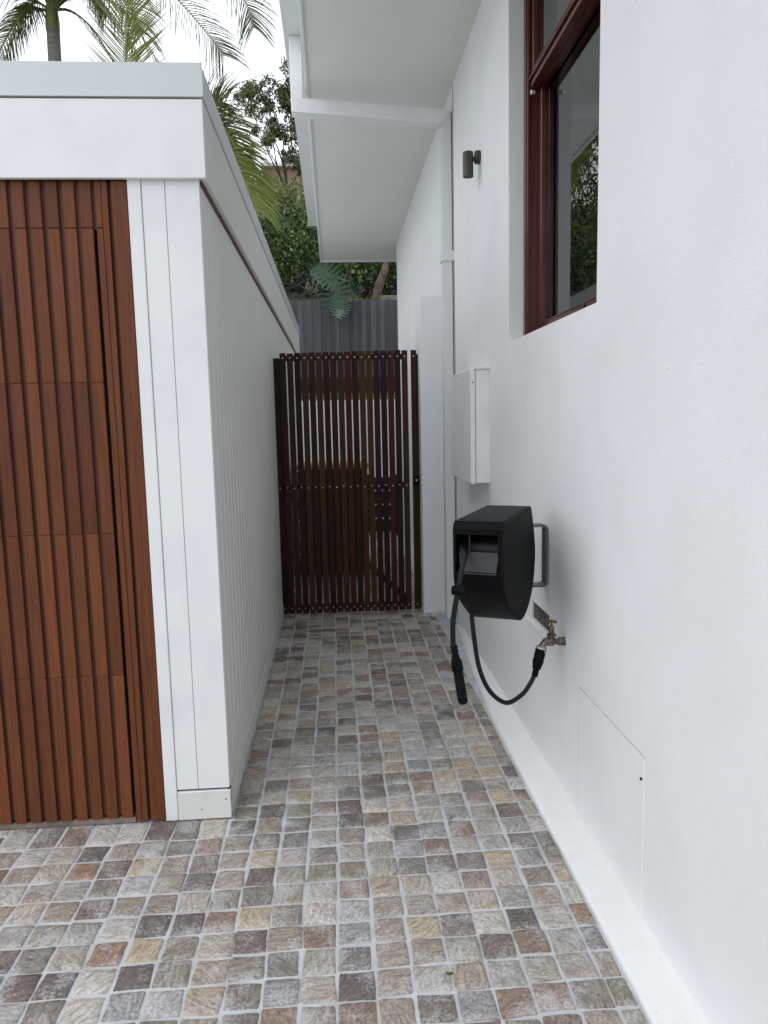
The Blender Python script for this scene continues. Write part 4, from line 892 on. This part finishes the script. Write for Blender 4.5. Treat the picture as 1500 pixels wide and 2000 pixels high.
for i, (pts, ll, tn, dr) in enumerate([
    ([(-4.3, 13, 8.2), (-3.9, 12.8, 8.65), (-3.4, 12.6, 8.88), (-2.85, 12.4, 8.68), (-2.3, 12.2, 8.07), (-1.77, 12, 7.41), (-1.50, 12, 7.05)], .62, .30, .40),
    ([(-4.3, 13, 8.25), (-3.8, 12.8, 9.0), (-3.1, 12.6, 9.5), (-2.23, 12.4, 9.2), (-1.5, 12.2, 8.35), (-1.14, 12.1, 7.84), (-1.03, 12, 7.45)], .62, .32, .45),
    ([(-4.3, 13, 8.2), (-3.95, 12.8, 8.52), (-3.6, 12.6, 8.58), (-3.21, 12.3, 8.20), (-2.85, 12.1, 7.75), (-2.72, 12, 7.35)], .7, .55, .7),
    ([(-4.3, 13, 8.2), (-4.0, 12.9, 8.45), (-3.75, 12.8, 8.48), (-3.5, 12.7, 8.2), (-3.35, 12.6, 7.9)], .55, .2, 1.5)]):
    frond(p1, pts, ll, droop=dr, tone=tn, seed=50+i, dens=80, wd=.013 if i < 3 else .022, taper0=.18, r0=.03, sidev=Vector((0, 1, 0)) if i < 3 else None)
# palm 4: beside the garage edge
p4 = thing('garden_palm', 'palm with bright green tips hanging beside the garage edge before the gum tree', 'palm tree', (-2.3, 10.9, -.02))
mb = MB(); mb.tube([(-2.3, 10.9, 0), (-2.2, 10.8, 2.5), (-2.1, 10.6, 4.3)], [.12, .10, .08], 14, caps=False); mb.build('trunk', M['palmbark'], p4, smooth=True, fix=False)
sv4 = Vector((0, 1, 0))
frond(p4, [(-2.1, 10.5, 4.6), (-1.9, 10.2, 5.15), (-1.58, 10.0, 5.50), (-1.38, 10.0, 5.36), (-1.24, 10.0, 5.10), (-1.14, 10.0, 4.85)], .62, droop=.22, tone=.30, seed=71, dens=66, wd=.012, taper0=.3, sidev=sv4)
frond(p4, [(-2.1, 10.5, 4.5), (-1.7, 10.2, 5.15), (-1.38, 10.05, 5.35), (-1.20, 10.0, 5.10), (-1.07, 10.0, 4.80), (-.97, 10.0, 4.52)], .55, droop=.40, tone=.62, seed=72, dens=70, wd=.012, taper0=.3, sidev=sv4)
frond(p4, [(-2.1, 10.5, 4.5), (-1.7, 10.1, 4.85), (-1.36, 9.95, 4.95), (-1.14, 9.9, 4.72), (-.98, 9.9, 4.45), (-.88, 9.9, 4.20)], .46, droop=.60, tone=.74, seed=73, dens=64, wd=.014, taper0=.3, sidev=sv4)
frond(p4, [(-2.1, 10.5, 4.6), (-1.85, 10.3, 5.1), (-1.60, 10.2, 5.50), (-1.44, 10.2, 5.62), (-1.32, 10.2, 5.66)], .42, droop=.3, tone=.25, seed=74, dens=44, wd=.012, taper0=.3, sidev=sv4)
for i, (az, el, ln, sag) in enumerate([(100, 55, 1.8, .8), (150, 45, 2.0, .9), (200, 50, 2.0, .9), (255, 50, 1.6, 1.0)]): frond(p4, arch((-2.1, 10.55, 4.5), R(az), R(el), ln, sag), .45, tone=.5, seed=80+i, dens=34, droop=.6)
# two more palms left, visible in the window's reflection
p5 = thing('leafy_palm', 'leafy palm beyond the left end of the garage roof, crown level with the roof', 'palm tree', (-4.6, 10.8, -.02))
mb = MB(); mb.tube([(-4.6, 10.8, 0), (-4.6, 10.8, 3.6)], [.12, .09], 12, caps=False); mb.build('trunk', M['palmbark'], p5, smooth=True, fix=False)
for i in range(9): frond(p5, arch((-4.6, 10.8, 3.6), R(i*40+10), R(48), 2.0, .85), .5, tone=.55, seed=90+i, dens=34, droop=.6)
